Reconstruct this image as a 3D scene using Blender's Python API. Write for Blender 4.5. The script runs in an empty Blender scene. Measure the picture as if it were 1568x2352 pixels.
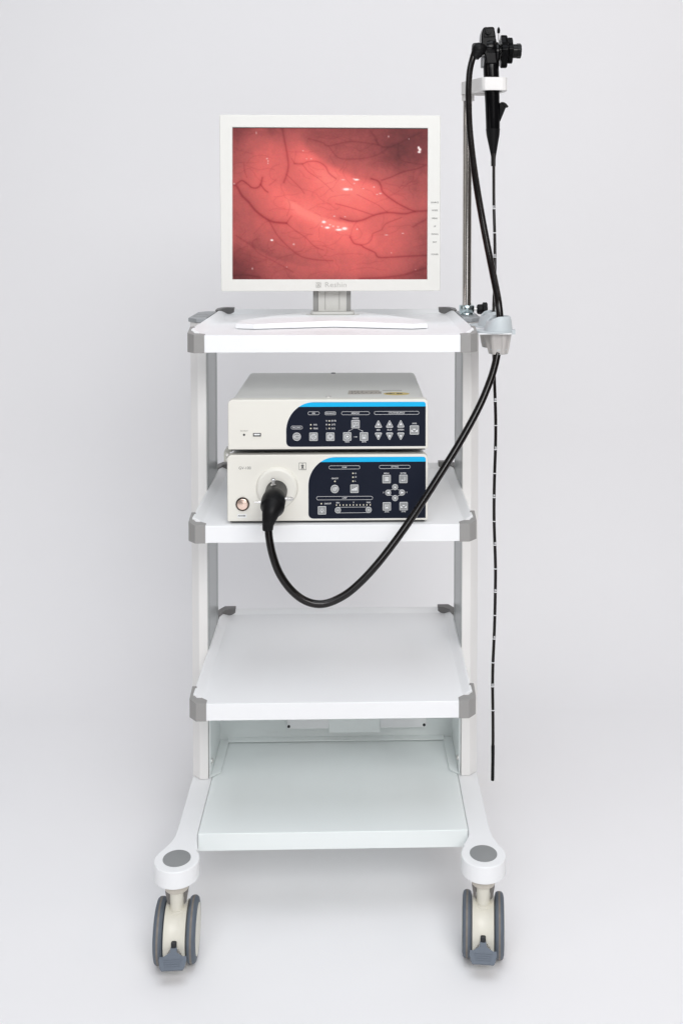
import bpy, math, random
import numpy as np
from mathutils import Vector, Matrix
random.seed(4); rng = np.random.RandomState(7)
sc = bpy.context.scene
col = sc.collection
PI = math.pi
EYE = 1.27

# ------------------------------------------------------------------ camera
CX, CY, F = 878.287, 593.4375, 2374.061            # principal point and focal length for a 1568 x 2352 frame
CAM = Vector((0.0364, -1.7763, EYE))
yaw, pit, rol = -0.0277, -0.0373, -0.0011
ROT = (Matrix.Rotation(yaw, 3, 'Z') @ Matrix.Rotation(pit, 3, 'X') @ Matrix.Rotation(rol, 3, 'Y'))
cam = bpy.data.cameras.new('camera'); camo = bpy.data.objects.new('camera', cam); col.objects.link(camo)
cam.sensor_fit = 'HORIZONTAL'; cam.sensor_width = 36; cam.lens = F / 1568 * 36
cam.shift_x = (784 - CX) / 1568; cam.shift_y = -(1176 - CY) / 1568
cam.clip_start = 0.05; cam.clip_end = 100
camo.matrix_world = Matrix.Translation(CAM) @ (ROT @ Matrix.Rotation(PI / 2, 3, 'X')).to_4x4()
sc.camera = camo

def ray(u, v): return ROT @ Vector(((u - CX) / F, 1, -(v - CY) / F))
def onY(u, v, y):
    d = ray(u, v); return CAM + d * ((y - CAM.y) / d.y)
def onZ(u, v, z):
    d = ray(u, v); return CAM + d * ((z - CAM.z) / d.z)
def onPlane(u, v, o, n):
    d = ray(u, v); return CAM + d * ((o - CAM).dot(n) / d.dot(n))
def zm(ox, oy, k):                                   # measuring frame of an enlarged detail
    return lambda a, b: ((ox + a / k) / 1.7417, (oy + b / k) / 1.7417)

# ------------------------------------------------------------------ materials
def mat(name, base, rough=.5, metal=0., spec=.5, coat=0., bump=0., bscale=300., rvar=0., cvar=0., cscale=6., ior=1.5, stretch=None):
    m = bpy.data.materials.new(name); m.use_nodes = True
    nt = m.node_tree; b = nt.nodes['Principled BSDF']
    b.inputs['Base Color'].default_value = (*base, 1); b.inputs['Roughness'].default_value = rough
    b.inputs['Metallic'].default_value = metal; b.inputs['Specular IOR Level'].default_value = spec
    b.inputs['Coat Weight'].default_value = coat; b.inputs['Coat Roughness'].default_value = .08
    tc = nt.nodes.new('ShaderNodeTexCoord')
    src = tc.outputs['Object']
    if stretch:
        mp = nt.nodes.new('ShaderNodeMapping'); mp.inputs['Scale'].default_value = stretch
        nt.links.new(src, mp.inputs[0]); src = mp.outputs[0]
    n2 = nt.nodes.new('ShaderNodeTexNoise'); n2.inputs['Scale'].default_value = cscale; n2.inputs['Detail'].default_value = 5
    nt.links.new(src, n2.inputs['Vector'])
    mix = nt.nodes.new('ShaderNodeMix'); mix.data_type = 'RGBA'
    mix.inputs[6].default_value = (*[c * (1 - cvar) for c in base], 1); mix.inputs[7].default_value = (*[min(1, c * (1 + cvar)) for c in base], 1)
    nt.links.new(n2.outputs[0], mix.inputs[0]); nt.links.new(mix.outputs[2], b.inputs['Base Color'])
    if rvar:
        mr = nt.nodes.new('ShaderNodeMapRange'); mr.inputs[1].default_value = .3; mr.inputs[2].default_value = .7
        mr.inputs[3].default_value = max(.02, rough - rvar); mr.inputs[4].default_value = rough + rvar
        nt.links.new(n2.outputs[0], mr.inputs[0]); nt.links.new(mr.outputs[0], b.inputs['Roughness'])
    if bump:
        n = nt.nodes.new('ShaderNodeTexNoise'); n.inputs['Scale'].default_value = bscale; n.inputs['Detail'].default_value = 3
        nt.links.new(src, n.inputs['Vector'])
        bp = nt.nodes.new('ShaderNodeBump'); bp.inputs['Strength'].default_value = bump; bp.inputs['Distance'].default_value = .0004
        nt.links.new(n.outputs[0], bp.inputs['Height']); nt.links.new(bp.outputs[0], b.inputs['Normal'])
    return m

M = {}
M['white'] = mat('white_powder_coat', (.86, .87, .875), .36, bump=.25, bscale=900, rvar=.05, cvar=.012)
M['tray'] = mat('pale_grey_powder_coat', (.84, .885, .875), .34, bump=.25, bscale=900, rvar=.05, cvar=.012)
M['post'] = mat('white_post_coat', (.82, .81, .79), .32, rvar=.04, cvar=.01)
M['postdark'] = mat('anodised_channel', (.40, .42, .42), .28, metal=.35, cvar=.03, stretch=(20, 20, .6))
M['holder'] = mat('off_white_moulding', (.76, .75, .73), .4, cvar=.01)
M['capgrey'] = mat('grey_corner_plastic', (.30, .295, .285), .45, bump=.3, bscale=1500, cvar=.03)
M['capshade'] = mat('shaded_corner_plastic', (.16, .158, .155), .5, bump=.3, bscale=1500, cvar=.03)  # same grey corner plastic, with the shade at the rear put into its colour
M['capgrey2'] = mat('cool_grey_plastic', (.30, .315, .325), .42, bump=.3, bscale=1500, cvar=.03)
M['disc'] = mat('grey_disc_plastic', (.26, .27, .27), .5, bump=.4, bscale=1800, cvar=.03)
M['cream'] = mat('cream_plastic', (.765, .75, .685), .42, bump=.25, bscale=1400, rvar=.04, cvar=.012)
M['mon'] = mat('warm_white_plastic', (.765, .765, .725), .45, bump=.2, bscale=1400, rvar=.03, cvar=.01)
M['ivory'] = mat('ivory_caster_plastic', (.74, .72, .63), .38, bump=.2, bscale=900, cvar=.02)
M['casing'] = mat('painted_steel_casing', (.76, .77, .74), .42, bump=.35, bscale=1600, rvar=.05, cvar=.02)
M['neck'] = mat('grey_white_neck', (.62, .62, .59), .5, cvar=.015)
M['neckdark'] = mat('mid_grey_plastic', (.30, .30, .29), .5)
M['tyre'] = mat('blue_grey_tyre', (.10, .122, .15), .55, bump=.4, bscale=900, cvar=.16, cscale=90, rvar=.08)
M['tread'] = mat('brown_worn_tread', (.19, .17, .15), .65, bump=.5, bscale=900, cvar=.3, cscale=110)
M['pedal'] = mat('slate_pedal_plastic', (.115, .14, .175), .42, bump=.3, bscale=1200, cvar=.05)
M['dark'] = mat('dark_plastic', (.02, .022, .025), .5)
M['steel'] = mat('brushed_steel', (.74, .73, .71), .32, metal=1, rvar=.06)
M['chrome'] = mat('chrome_pole', (.62, .59, .56), .16, metal=1)
M['zinc'] = mat('zinc_collar', (.55, .66, .68), .22, metal=1, rvar=.06, cscale=60)
M['black'] = mat('gloss_black_plastic', (.003, .003, .0035), .15, spec=.18, cvar=.05)
M['headblack'] = mat('moulded_black_plastic', (.0025, .0025, .003), .22, spec=.07, cvar=.05)
M['blackm'] = mat('satin_black_rubber', (.0055, .0055, .006), .42, spec=.15, bump=.2, bscale=800)
M['cord'] = mat('black_cord_sheath', (.004, .0028, .0025), .16, spec=.35, bump=.25, bscale=450, rvar=.05, cscale=30)
M['tube'] = mat('insertion_tube_sheath', (.005, .003, .0025), .28, spec=.25, cvar=.1, cscale=20)
M['cup'] = mat('grey_silicone', (.52, .565, .58), .5, bump=.2, bscale=900, cvar=.02)
M['navy'] = mat('navy_film_panel', (.008, .011, .022), .38, spec=.12, rvar=.03, bump=.1, bscale=900)
M['cyan'] = mat('cyan_film_stripe', (.0, .43, .78), .4, spec=.3)
M['ink'] = mat('white_ink', (.80, .81, .82), .5)
M['darkink'] = mat('dark_grey_ink', (.06, .06, .06), .6)
M['greyink'] = mat('grey_ink', (.32, .31, .28), .6)
M['key'] = mat('grey_key', (.27, .28, .28), .45)
M['led'] = mat('unlit_led', (.78, .74, .60), .25)
M['copper'] = mat('rosy_metal_button', (.86, .66, .56), .24, metal=.75, rvar=.05)
M['paper'] = mat('white_sticker', (.80, .81, .80), .6)
M['tape'] = mat('aged_tape', (.46, .43, .39), .5)
M['yellow'] = mat('yellow_sticker', (.66, .52, .16), .5)
M['clear'] = mat('clip_plastic', (.42, .42, .38), .2, coat=.4)
M['backdrop'] = mat('studio_paper', (.882, .879, .886), .8, bump=.15, bscale=60, cvar=.012, cscale=1.5)

# ------------------------------------------------------------------ mesh builder
class MB:
    def __init__(s): s.v = []; s.f = []; s.m = []; s.mi = 0
    def add(s, vs, fs):
        o = len(s.v); s.v += [tuple(p) for p in vs]; s.f += [tuple(i + o for i in f) for f in fs]; s.m += [s.mi] * len(fs)
        return s
    def box(s, x0, x1, y0, y1, z0, z1):
        return s.add([(x0,y0,z0),(x1,y0,z0),(x1,y1,z0),(x0,y1,z0),(x0,y0,z1),(x1,y0,z1),(x1,y1,z1),(x0,y1,z1)],
                     [(0,3,2,1),(4,5,6,7),(0,1,5,4),(1,2,6,5),(2,3,7,6),(3,0,4,7)])
    def prism(s, pts, a0, a1, axis='Z', top=None):
        n = len(pts)
        def P(p, a):
            return {'Z': (p[0], p[1], a), 'Y': (p[0], a, p[1]), 'X': (a, p[0], p[1])}[axis]
        vs = [P(p, a0) for p in pts] + [P(p, (a1 if top is None else a1 + top[i])) for i, p in enumerate(pts)]
        return s.add(vs, [tuple(range(n))[::-1], tuple(range(n, 2 * n))] + [(i, (i+1) % n, n + (i+1) % n, n + i) for i in range(n)])
    def ring2(s, outer, inner, a0, a1, axis='Z'):
        n = len(outer)
        def P(p, a):
            return {'Z': (p[0], p[1], a), 'Y': (p[0], a, p[1]), 'X': (a, p[0], p[1])}[axis]
        vs = [P(p, a0) for p in outer] + [P(p, a0) for p in inner] + [P(p, a1) for p in outer] + [P(p, a1) for p in inner]
        fs = []
        for i in range(n):
            j = (i + 1) % n
            fs += [(i, j, n+j, n+i)[::-1], (2*n+i, 2*n+j, 3*n+j, 3*n+i), (i, j, 2*n+j, 2*n+i), (n+j, n+i, 3*n+i, 3*n+j)]
        return s.add(vs, fs)
    def lathe(s, prof, o, axis, n=40, mats=None, phase=0, lobes=0, amp=0):
        ax = Vector(axis).normalized(); t = Vector((0, 0, 1)) if abs(ax.z) < .9 else Vector((1, 0, 0))
        e1 = ax.cross(t).normalized(); e2 = ax.cross(e1); o = Vector(o); vs = []; fs = []
        for r, h in prof:
            for i in range(n):
                a = 2 * PI * i / n + phase; rr = r * (1 + amp * math.cos(lobes * a)) if lobes else r
                vs.append(o + ax * h + e1 * (rr * math.cos(a)) + e2 * (rr * math.sin(a)))
        for k in range(len(prof) - 1):
            for i in range(n):
                j = (i + 1) % n; fs.append((k*n+i, k*n+j, (k+1)*n+j, (k+1)*n+i))
        c0 = len(fs)
        if prof[0][0] > 1e-6: fs.append(tuple(range(n))[::-1])
        if prof[-1][0] > 1e-6: fs.append(tuple(range((len(prof)-1)*n, len(prof)*n)))
        st = len(s.m); s.add(vs, fs)
        if mats:
            for k in range(len(prof) - 1):
                for i in range(n): s.m[st + k*n + i] = mats[k]
        return s
    def cyl(s, p0, p1, r0, r1=None, n=24):
        p0 = Vector(p0); p1 = Vector(p1); L = (p1 - p0).length
        return s.lathe([(r0, 0), (r0 if r1 is None else r1, L)], p0, p1 - p0, n)
    def tube(s, pts, rad, n=16, sub=8, caps=True):
        pts = [Vector(p) for p in pts]; K = len(pts)
        if not isinstance(rad, (list, tuple)): rad = [rad] * K
        P = []; Rr = []
        for i in range(K - 1):
            a = pts[max(i-1, 0)]; b = pts[i]; c = pts[i+1]; d = pts[min(i+2, K-1)]
            for q in range(sub):
                t = q / sub
                P.append(.5 * ((2*b) + (c - a)*t + (2*a - 5*b + 4*c - d)*t*t + (3*b - 3*c + d - a)*t**3)); Rr.append(rad[i]*(1-t) + rad[i+1]*t)
        P.append(pts[-1]); Rr.append(rad[-1])
        vs = []; fs = []; N = None
        for i, p in enumerate(P):
            T = (P[min(i+1, len(P)-1)] - P[max(i-1, 0)]).normalized()
            if N is None:
                N = T.cross(Vector((0, 1, 0)));  N = N if N.length > .1 else T.cross(Vector((1, 0, 0)))
            N = (N - T * N.dot(T)).normalized(); B = T.cross(N)
            for k in range(n):
                a = 2*PI*k/n; vs.append(p + N*(Rr[i]*math.cos(a)) + B*(Rr[i]*math.sin(a)))
        for i in range(len(P)-1):
            for k in range(n):
                j = (k+1) % n; fs.append((i*n+k, i*n+j, (i+1)*n+j, (i+1)*n+k))
        if caps: fs += [tuple(range(n))[::-1], tuple(range((len(P)-1)*n, len(P)*n))]
        return s.add(vs, fs)
    def build(s, name, mats, parent=None, bevel=0, seg=2, smooth=35, loc=None, M4=None, label=None):
        me = bpy.data.meshes.new(name)
        off = Vector(loc) if loc else Vector((0, 0, 0))
        base = parent_loc(parent)
        vs = s.v
        if M4 is not None: vs = [M4 @ Vector(p) for p in vs]
        me.from_pydata([tuple(Vector(p) - base - off) for p in vs], [], s.f)
        if not isinstance(mats, (list, tuple)): mats = [mats]
        for m in mats: me.materials.append(m)
        me.polygons.foreach_set('material_index', s.m)
        me.polygons.foreach_set('use_smooth', [True] * len(s.f))
        import bmesh
        bm = bmesh.new(); bm.from_mesh(me); bmesh.ops.recalc_face_normals(bm, faces=bm.faces); bm.to_mesh(me); bm.free()
        me.set_sharp_from_angle(angle=math.radians(smooth))
        o = bpy.data.objects.new(name, me); col.objects.link(o); o.location = off
        if parent: o.parent = parent
        if bevel:
            b = o.modifiers.new('bevel', 'BEVEL'); b.width = bevel; b.segments = seg; b.limit_method = 'ANGLE'
            b.angle_limit = math.radians(30); b.harden_normals = True
        if label: o['label'] = label
        return o

def parent_loc(p):
    v = Vector((0, 0, 0))
    while p is not None: v += p.location; p = p.parent
    return v
def thing(name, loc, label, cat):
    o = bpy.data.objects.new(name, None); col.objects.link(o); o.location = loc; o['label'] = label; o['category'] = cat
    o.empty_display_size = .05
    return o
def circ(cx, cy, r, n=32, a0=0, a1=2*PI, ry=None):
    ry = r if ry is None else ry
    full = abs(a1 - a0 - 2*PI) < 1e-6
    return [(cx + r*math.cos(a0 + (a1-a0)*i/(n if full else n-1)), cy + ry*math.sin(a0 + (a1-a0)*i/(n if full else n-1))) for i in range(n)]
def rrect(x0, x1, y0, y1, r, n=6):
    if not isinstance(r, (list, tuple)): r = [r]*4      # bottom-left, bottom-right, top-right, top-left
    P = []
    for (cx, cy, a, q) in ((x0+r[0], y0+r[0], PI, r[0]), (x1-r[1], y0+r[1], 1.5*PI, r[1]), (x1-r[2], y1-r[2], 0, r[2]), (x0+r[3], y1-r[3], .5*PI, r[3])):
        P += [(cx + q*math.cos(a + .5*PI*i/(n-1)), cy + q*math.sin(a + .5*PI*i/(n-1))) for i in range(n)]
    return P

_txt = {}
def text_mesh(body, size, bold=0.):
    key = (body, bold)
    if key not in _txt:
        c = bpy.data.curves.new('t', 'FONT'); c.body = body; c.size = 1; c.align_x = 'CENTER'; c.align_y = 'CENTER'
        c.resolution_u = 3; c.offset = bold; c.fill_mode = 'FRONT'
        o = bpy.data.objects.new('t', c); col.objects.link(o); bpy.context.view_layer.update()
        me = bpy.data.meshes.new_from_object(o.evaluated_get(bpy.context.evaluated_depsgraph_get()))
        vs = [v.co.copy() for v in me.vertices]; fs = [tuple(p.vertices) for p in me.polygons]
        bpy.data.objects.remove(o); bpy.data.curves.remove(c); bpy.data.meshes.remove(me)
        _txt[key] = (vs, fs)
    vs, fs = _txt[key]
    return vs, fs, size
def text_on_y(mb, body, x, z, y, size, bold=.012, sx=.9, flip=False, maxw=None):
    vs, fs, s = text_mesh(body, size, bold)
    w = (max(v.x for v in vs) - min(v.x for v in vs)) * s * sx
    if maxw: sx *= maxw / w
    k = -1 if flip else 1
    mb.add([(x + k*v.x*s*sx, y, z + k*v.y*s) for v in vs], fs)
def text_on_z(mb, body, x, y, z, size, bold=.012, sx=.9):
    vs, fs, s = text_mesh(body, size, bold)
    mb.add([(x + v.x*s*sx, y + v.y*s, z) for v in vs], fs)

def dup(o, parent, loc=None, rz=None):
    c = o.copy(); col.objects.link(c); c.parent = parent
    if loc is not None: c.location = loc
    if rz is not None: c.rotation_euler.z = rz
    for ch in [x for x in bpy.data.objects if x.parent == o]: dup(ch, c)
    return c

# ------------------------------------------------------------------ studio backdrop
mb = MB(); YC, RC, XW, ZT, ZF = .85, .6, 6., 4.2, .0048
mb.add([(-XW, -4.5, ZF), (XW, -4.5, ZF), (XW, YC, ZF), (-XW, YC, ZF)], [(0, 1, 2, 3)])
o = mb.build('floor', M['backdrop']); o['kind'] = 'structure'
mb = MB(); pr = [(YC + RC*math.sin(a), ZF + RC - RC*math.cos(a)) for a in [PI/2*i/24 for i in range(25)]] + [(YC + RC, ZT)]
mb.add([(x, y, z) for (y, z) in pr for x in (-XW, XW)], [(2*i, 2*i+1, 2*i+3, 2*i+2) for i in range(len(pr)-1)])
o = mb.build('wall', M['backdrop'], smooth=60); o['kind'] = 'structure'

# ------------------------------------------------------------------ cart
cart = thing('equipment_cart', (0, .2, 0), 'tall white metal trolley with four tiers, grey corner caps and locking caster wheels', 'trolley')
ZS = [1.0716, .7408, .4274]; LH = .0296; DP = .42; ZB = .18
for z0 in ZS:
    s_ = MB()
    XS = [-.2460, -.2425, -.2290, .2290, .2425, .2460]; YS = [0, .020, DP-.014, DP-.0065, DP]
    hx = [.009, .009, 0, 0, .009, .009]; vid = {}
    def inc(i, j): return 0 <= i < 5 and 0 <= j < 4 and (j > 0 or i == 2)
    def vert(i, j, low=False):
        k = (i, j, low)
        if k not in vid:
            h = .009 if j >= 3 else hx[i]
            if j == 0: h = 0
            if j == 1 and abs(XS[i]) < .23: h = 0
            vid[k] = len(s_.v); s_.v.append((XS[i], YS[j], z0-LH if low else z0+h))
        return vid[k]
    for i in range(5):
        for j in range(4):
            if not inc(i, j): continue
            s_.f.append((vert(i, j), vert(i+1, j), vert(i+1, j+1), vert(i, j+1))); s_.m.append(0)
            for (a, b, ni, nj) in (((i, j), (i+1, j), i, j-1), ((i+1, j), (i+1, j+1), i+1, j), ((i+1, j+1), (i, j+1), i, j+1), ((i, j+1), (i, j), i-1, j)):
                if not inc(ni, nj): s_.f.append((vert(*b), vert(*a), vert(*a, True), vert(*b, True))); s_.m.append(0)
    s_.box(-.2280, .2280, .002, DP-.015, z0-.009, z0-.004)
    sh = s_.build('shelf', M['white'], cart, bevel=.0014)
    for sg in (-1, 1):
        c = MB()
        A = [(.2203,-.0016),(.238,-.0016),(.2515,.014),(.2515,.046),(.2435,.046),(.2395,.028),(.2203,.0125)]
        T = [.0012,.0012,.003,.0110,.0112,.002,.0012]
        P = [(sg*x, y) for x, y in A]
        if sg < 0: P = P[::-1]; T = T[::-1]
        c.prism(P, z0-LH-.001, z0, 'Z', T)
        c.build('corner_cap', M['capgrey'], sh, bevel=.0008)
        c = MB()                                                                     # rear cap clasps the lips
        A = [(.2515,DP-.045),(.2515,DP-.016),(.240,DP+.002),(.2165,DP+.002),(.2165,DP-.011),(.2290,DP-.017),(.2400,DP-.027),(.2440,DP-.045)]
        T = [.0112,.0125,.0135,.0135,.0125,.0135,.0125,.0112]
        P = [(sg*x, y) for x, y in A][::-1]
        if sg < 0: P = P[::-1]; T2 = T
        else: T2 = T[::-1]
        c.prism(P, z0-LH-.001, z0, 'Z', T2)
        c.build('corner_cap', M['capshade'], sh, bevel=.0008)
# posts
PY0, PY1 = .205, .355
for sg in (-1, 1):
    m_ = MB()
    A = [(.2462,PY0),(.2630,PY0),(.2790,PY0+.016),(.2790,PY1-.016),(.2630,PY1),(.2462,PY1)]
    P = [(sg*x, y) for x, y in A]
    if sg < 0: P = P[::-1]
    m_.prism(P, ZB+.0005, 1.0735, 'Z')
    po = m_.build('post', M['post'], cart, bevel=.0016)
    m_ = MB()                                                                        # dark channel along the inner face
    x0, x1 = (.2452, .2461)
    for a, b in ((PY0+.004, PY0+.016), (PY0+.020, PY1-.030), (PY1-.026, PY1-.018), (PY1-.014, PY1-.003)):
        m_.box(min(sg*x0, sg*x1), max(sg*x0, sg*x1), a, b, ZB+.02, 1.05)
    m_.build('channel_strip', M['postdark'], po)
    m_ = MB()
    A = [(.2445,PY0-.006),(.2640,PY0-.006),(.2825,PY0+.013),(.2825,PY1-.012),(.2640,PY1+.006),(.2475,PY1+.006),(.2475,PY0+.01)]
    P = [(sg*x, y) for x, y in A]
    if sg < 0: P = P[::-1]
    m_.prism(P, 1.0737, 1.0815, 'Z'); 
    pc = m_.build('post_cap', M['capgrey2'], po, bevel=.0016)
    m_ = MB(); m_.ring2(circ(sg*.2645, .262, .0145, 40, ry=.03), circ(sg*.2645, .262, .0135, 40, ry=.029), 1.0812, 1.0820)
    m_.build('round_plug', M['capgrey'], pc)
# base tray
m_ = MB()
P_ = [(-.2402, .027), (.2402, .027), (.2402, .36), (-.2402, .36)]
m_.add([(x, y, ZB) for x, y in P_] + [(x, y, ZB-.031) for x, y in P_], [(0, 1, 2, 3)] + [(i, (i+4), (i+1) % 4+4, (i+1) % 4) for i in range(4)])
m_.box(-.235, .235, .032, .355, ZB-.012, ZB-.006)
m_.build('base_tray', M['tray'], cart, bevel=.0016)
# rear panel with a folded foot
m_ = MB(); m_.box(-.2435, .2435, .356, .3585, ZB+.001, ZS[2]-LH-.002)
m_.prism([(.344, ZB+.0018), (.3445, ZB+.0034), (.3555, ZB+.0064), (.3555, ZB+.0018)], -.2255, .2255, 'X')
m_.build('rear_panel', M['tray'], cart, bevel=.0005)
for sg in (-1, 1):
    m_ = MB()
    x0, x1 = .2425, .2445
    m_.box(min(sg*x0, sg*x1), max(sg*x0, sg*x1), PY0+.002, .3545, ZB+.0012, ZS[2]-LH-.001)
    foot = [(sg*.2423, PY0+.004), (sg*.2250, PY0+.020), (sg*.2235, .3440), (sg*.2423, .3545)]
    m_.prism(foot if sg < 0 else foot[::-1], ZB+.0018, ZB+.0036, 'Z')
    m_.prism([(sg*.2423, PY0+.004), (sg*.2200, PY0+.018), (sg*.2423, .26)][::(-1 if sg > 0 else 1)], ZS[2]-LH-.004, ZS[2]-LH-.002, 'Z')
    br = m_.build('side_bracket', M['tray'], cart, bevel=.0005)
    m_ = MB(); m_.lathe([(.0052, 0), (.0052, .002), (.0035, .0040), (.0015, .0042)], (sg*.2424, PY0+.018, ZB+.028), (-sg, 0, 0), 20)
    m_.build('screw', M['steel'], br)
# arms with round ends
for sg in (-1, 1):
    cx, cy = .262 + (.0035 if sg < 0 else -.003), -.043
    dx = cx - .262
    def sidepts(y_sign, ylo):
        return None
    half = [(.2408,.24),(.2408,.032),(.2396,.012),(.2340+dx*.5,-.006),(.2300+dx,-.015)]
    arc = [(cx + .0385*math.cos(a), cy + .0385*math.sin(a)) for a in [math.radians(142 + (398-142)*i/30) for i in range(31)]]
    outer = [(.2890+dx*.6,-.010),(.2835+dx*.3,.004),(.2800,.022),(.2790,.045),(.2790,.24)]
    front = half + arc + outer
    yc = .24; back = [(x, 2*yc - y) for x, y in front[::-1]][1:-1]
    P = [(sg*x, y) for x, y in front + back]
    if sg < 0: P = P[::-1]
    m_ = MB(); m_.prism(P, ZB-.0305, ZB, 'Z')
    arm = m_.build('base_arm', M['tray'] if 0 else M['white'], cart, bevel=.0035, seg=3)
    for yy in (cy, 2*yc - cy):
        m_ = MB(); m_.lathe([(.0235, -.004), (.0235, .0006), (.0228, .0009), (0, .0009)], (sg*cx, yy, ZB), (0, 0, 1), 48)
        m_.build('cap_disc', M['disc'], arm)

# caster
WR = .0505
cr = MB()
prof = [(0, -.0188), (.042, -.0188)] + [(.0405 + .0050*abs(q/18)**2.2, q/1000) for q in range(-18, 19, 1)] + [(.042, .0188), (0, .0188)]
cr.lathe(prof, (0, 0, WR), (1, 0, 0), 90)
for i_, (x, y, z) in enumerate(cr.v):                # the arched recess where the pedal comes out
    ang = math.degrees(math.atan2(z-WR, -y)); r = math.hypot(y, z-WR)
    if -110 < ang < -8 and r > .02:
        hw = .0045 + .0125*min(1, (-8-ang)/34)**.6
        if abs(x) < hw: cr.v[i_] = (x, y*.70, WR+(z-WR)*.70)
cr.lathe([(.0118, .0800), (.0118, .1285)], (0, -.002, 0), (0, 0, 1), 32)
cr.lathe([(.0150, .072), (.0150, .0905), (.0138, .0915)], (0, -.002, 0), (0, 0, 1), 32)
caster = cr.build('caster', M['ivory'], cart, smooth=50)
caster.location = (0, 0, 0) 
# (mesh was written in world space minus the cart's origin: move it back to local space)
for v in caster.data.vertices: v.co += cart.location
def cpart(mbx, name, mats, **k):
    o = mbx.build(name, mats, None, **k); o.parent = caster; return o
for sg in (-1, 1):
    t = MB(); xo = sg*.0275
    pr = [(.030, -.0076), (.0425, -.0080), (.0478, -.0066), (.0499, -.0040), (.0505, -.0017), (.0505, .0017), (.0499, .0040), (.0478, .0066), (.0425, .0080), (.030, .0076)]
    t.lathe(pr, (xo, 0, WR), (1, 0, 0), 64, mats=[0, 0, 0, 0, 1, 0, 0, 0, 0])
    cpart(t, 'tyre', [M['tyre'], M['tread']], smooth=50)
    t = MB(); t.lathe([(.0400, .0070), (.0392, .0082), (.034, .0088), (.012, .0092), (0, .0092)], (xo, 0, WR), (sg, 0, 0), 48)
    cpart(t, 'rim', M['ivory'], smooth=50)
t = MB(); t.lathe([(.0150, .1240), (.0200, .1252), (.0204, .1275), (.0204, .1350), (.0198, .1360), (.0198, .1446)], (0, 0, 0), (0, 0, 1), 40)
cpart(t, 'collar', mat('beige_collar', (.58, .54, .47), .45), smooth=40)
t = MB()
for sg in (-1, 1):
    A = [(sg*.0195, .1248), (sg*.0195, .1190), (sg*.0160, .100), (sg*.0122, .096), (sg*.0122, .1248)]
    t.prism(A if sg < 0 else A[::-1], -.003, .006, 'Y')
t.box(-.0125, .0125, .0101, .0125, .1, .1239); t.box(-.0195, .0195, .0061, .0100, .1190, .1239)
cpart(t, 'swivel_plate', mat('swivel_steel', (.20, .19, .18), .4, metal=.5), bevel=.0006)
t = MB()
A = [(-.0055, 0), (.0055, 0), (.0060, -.008), (.0120, -.012), (.0175, -.0150), (.0235, -.0150), (.0240, -.021), (.0215, -.032), (.0185, -.0365), (-.0185, -.0365), (-.0215, -.032), (-.0240, -.021), (-.0235, -.0150), (-.0175, -.0150), (-.0120, -.012), (-.0060, -.008)]
t.prism(A[::-1], -.0025, .0025, 'Z')
for k in range(4): t.box(-.0165 + .001*k, .0165 - .001*k, -.0205 - k*.0036, -.0194 - k*.0036, .0024, .0031)
MP = Matrix.Translation((0, -.0420, .0490)) @ Matrix.Rotation(math.radians(38), 4, 'X') @ Matrix.Diagonal((.95, .90, 1, 1))
cpart(t, 'brake_pedal', M['pedal'], bevel=.0013, M4=MP)
t = MB(); t.box(-.0046, .0046, -.0448, -.020, .0380, .0590)
cpart(t, 'pedal_hinge', M['dark'], bevel=.002)
spots = [(-.2655, -.043, 2), (.2590, -.043, -7), (-.2655, .523, 20), (.2590, .523, -25)]
for i, (x, y, a) in enumerate(spots):
    L = Vector((x, y, .0048)) - cart.location
    if i == 0: c = caster; c.location = L; c.rotation_euler.z = math.radians(a)
    else: dup(caster, cart, L, math.radians(a))

# ------------------------------------------------------------------ power strip on the rear panel
ps = thing('power_strip', (.043, .34, .19), 'beige power strip fixed under the third shelf at the back of the trolley', 'power strip')
m_ = MB(); m_.prism(rrect(-.1035, .1875, .2125, .262, .006), .335, .3555, 'Y')
m_.build('housing', M['white'], ps, bevel=.002)
m_ = MB(); m_.box(-.0155, .0905, .331, .3349, .2060, .262)
m_.build('cover_plate', M['tray'], ps, bevel=.0006)
for x in (-.0985, .1825):
    m_ = MB(); m_.lathe([(.0030, 0), (.0030, .0010), (.0018, .0012)], (x, .335, .2190), (0, -1, 0), 16)
    m_.build('screw', M['dark'], ps)
for x in (-.075, -.045, .115, .150):
    m_ = MB()
    for dx, dz in ((-.004, .012), (.004, .012), (0, .021)): m_.box(x+dx-.0012, x+dx+.0012, .3343, .3349, .228+dz-.004, .228+dz+.004)
    m_.build('socket', M['dark'], ps)

# ------------------------------------------------------------------ monitor
mon = thing('monitor', (0, .2, ZS[0]), 'white flat monitor on the top shelf showing a pink endoscopic picture', 'monitor')
tl = math.radians(2.6)
MO = Vector((0, .200, EYE - .136)); MU = Vector((0, -math.sin(tl), math.cos(tl))); MN = Vector((0, -math.cos(tl), -math.sin(tl)))
MM = Matrix.Translation(MO) @ Matrix.Rotation(tl, 4, 'X')
ZM = zm(840, 420, 1.6333)
def ml(a, b):
    p = onPlane(*ZM(a, b), MO, MN) - MO; return p.x, p.dot(MU)
c0, c1, c2, c3 = ml(61, 60), ml(1506, 66), ml(1503, 1213), ml(72, 1217)
s0, s1, s2, s3 = ml(146, 143), ml(1422, 149), ml(1418, 1139), ml(146, 1139)
def shrink(cs, d):
    cx_ = sum(c[0] for c in cs)/4; cy_ = sum(c[1] for c in cs)/4
    return [(c[0] - math.copysign(d, c[0]-cx_), c[1] - math.copysign(d, c[1]-cy_)) for c in cs]
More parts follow.
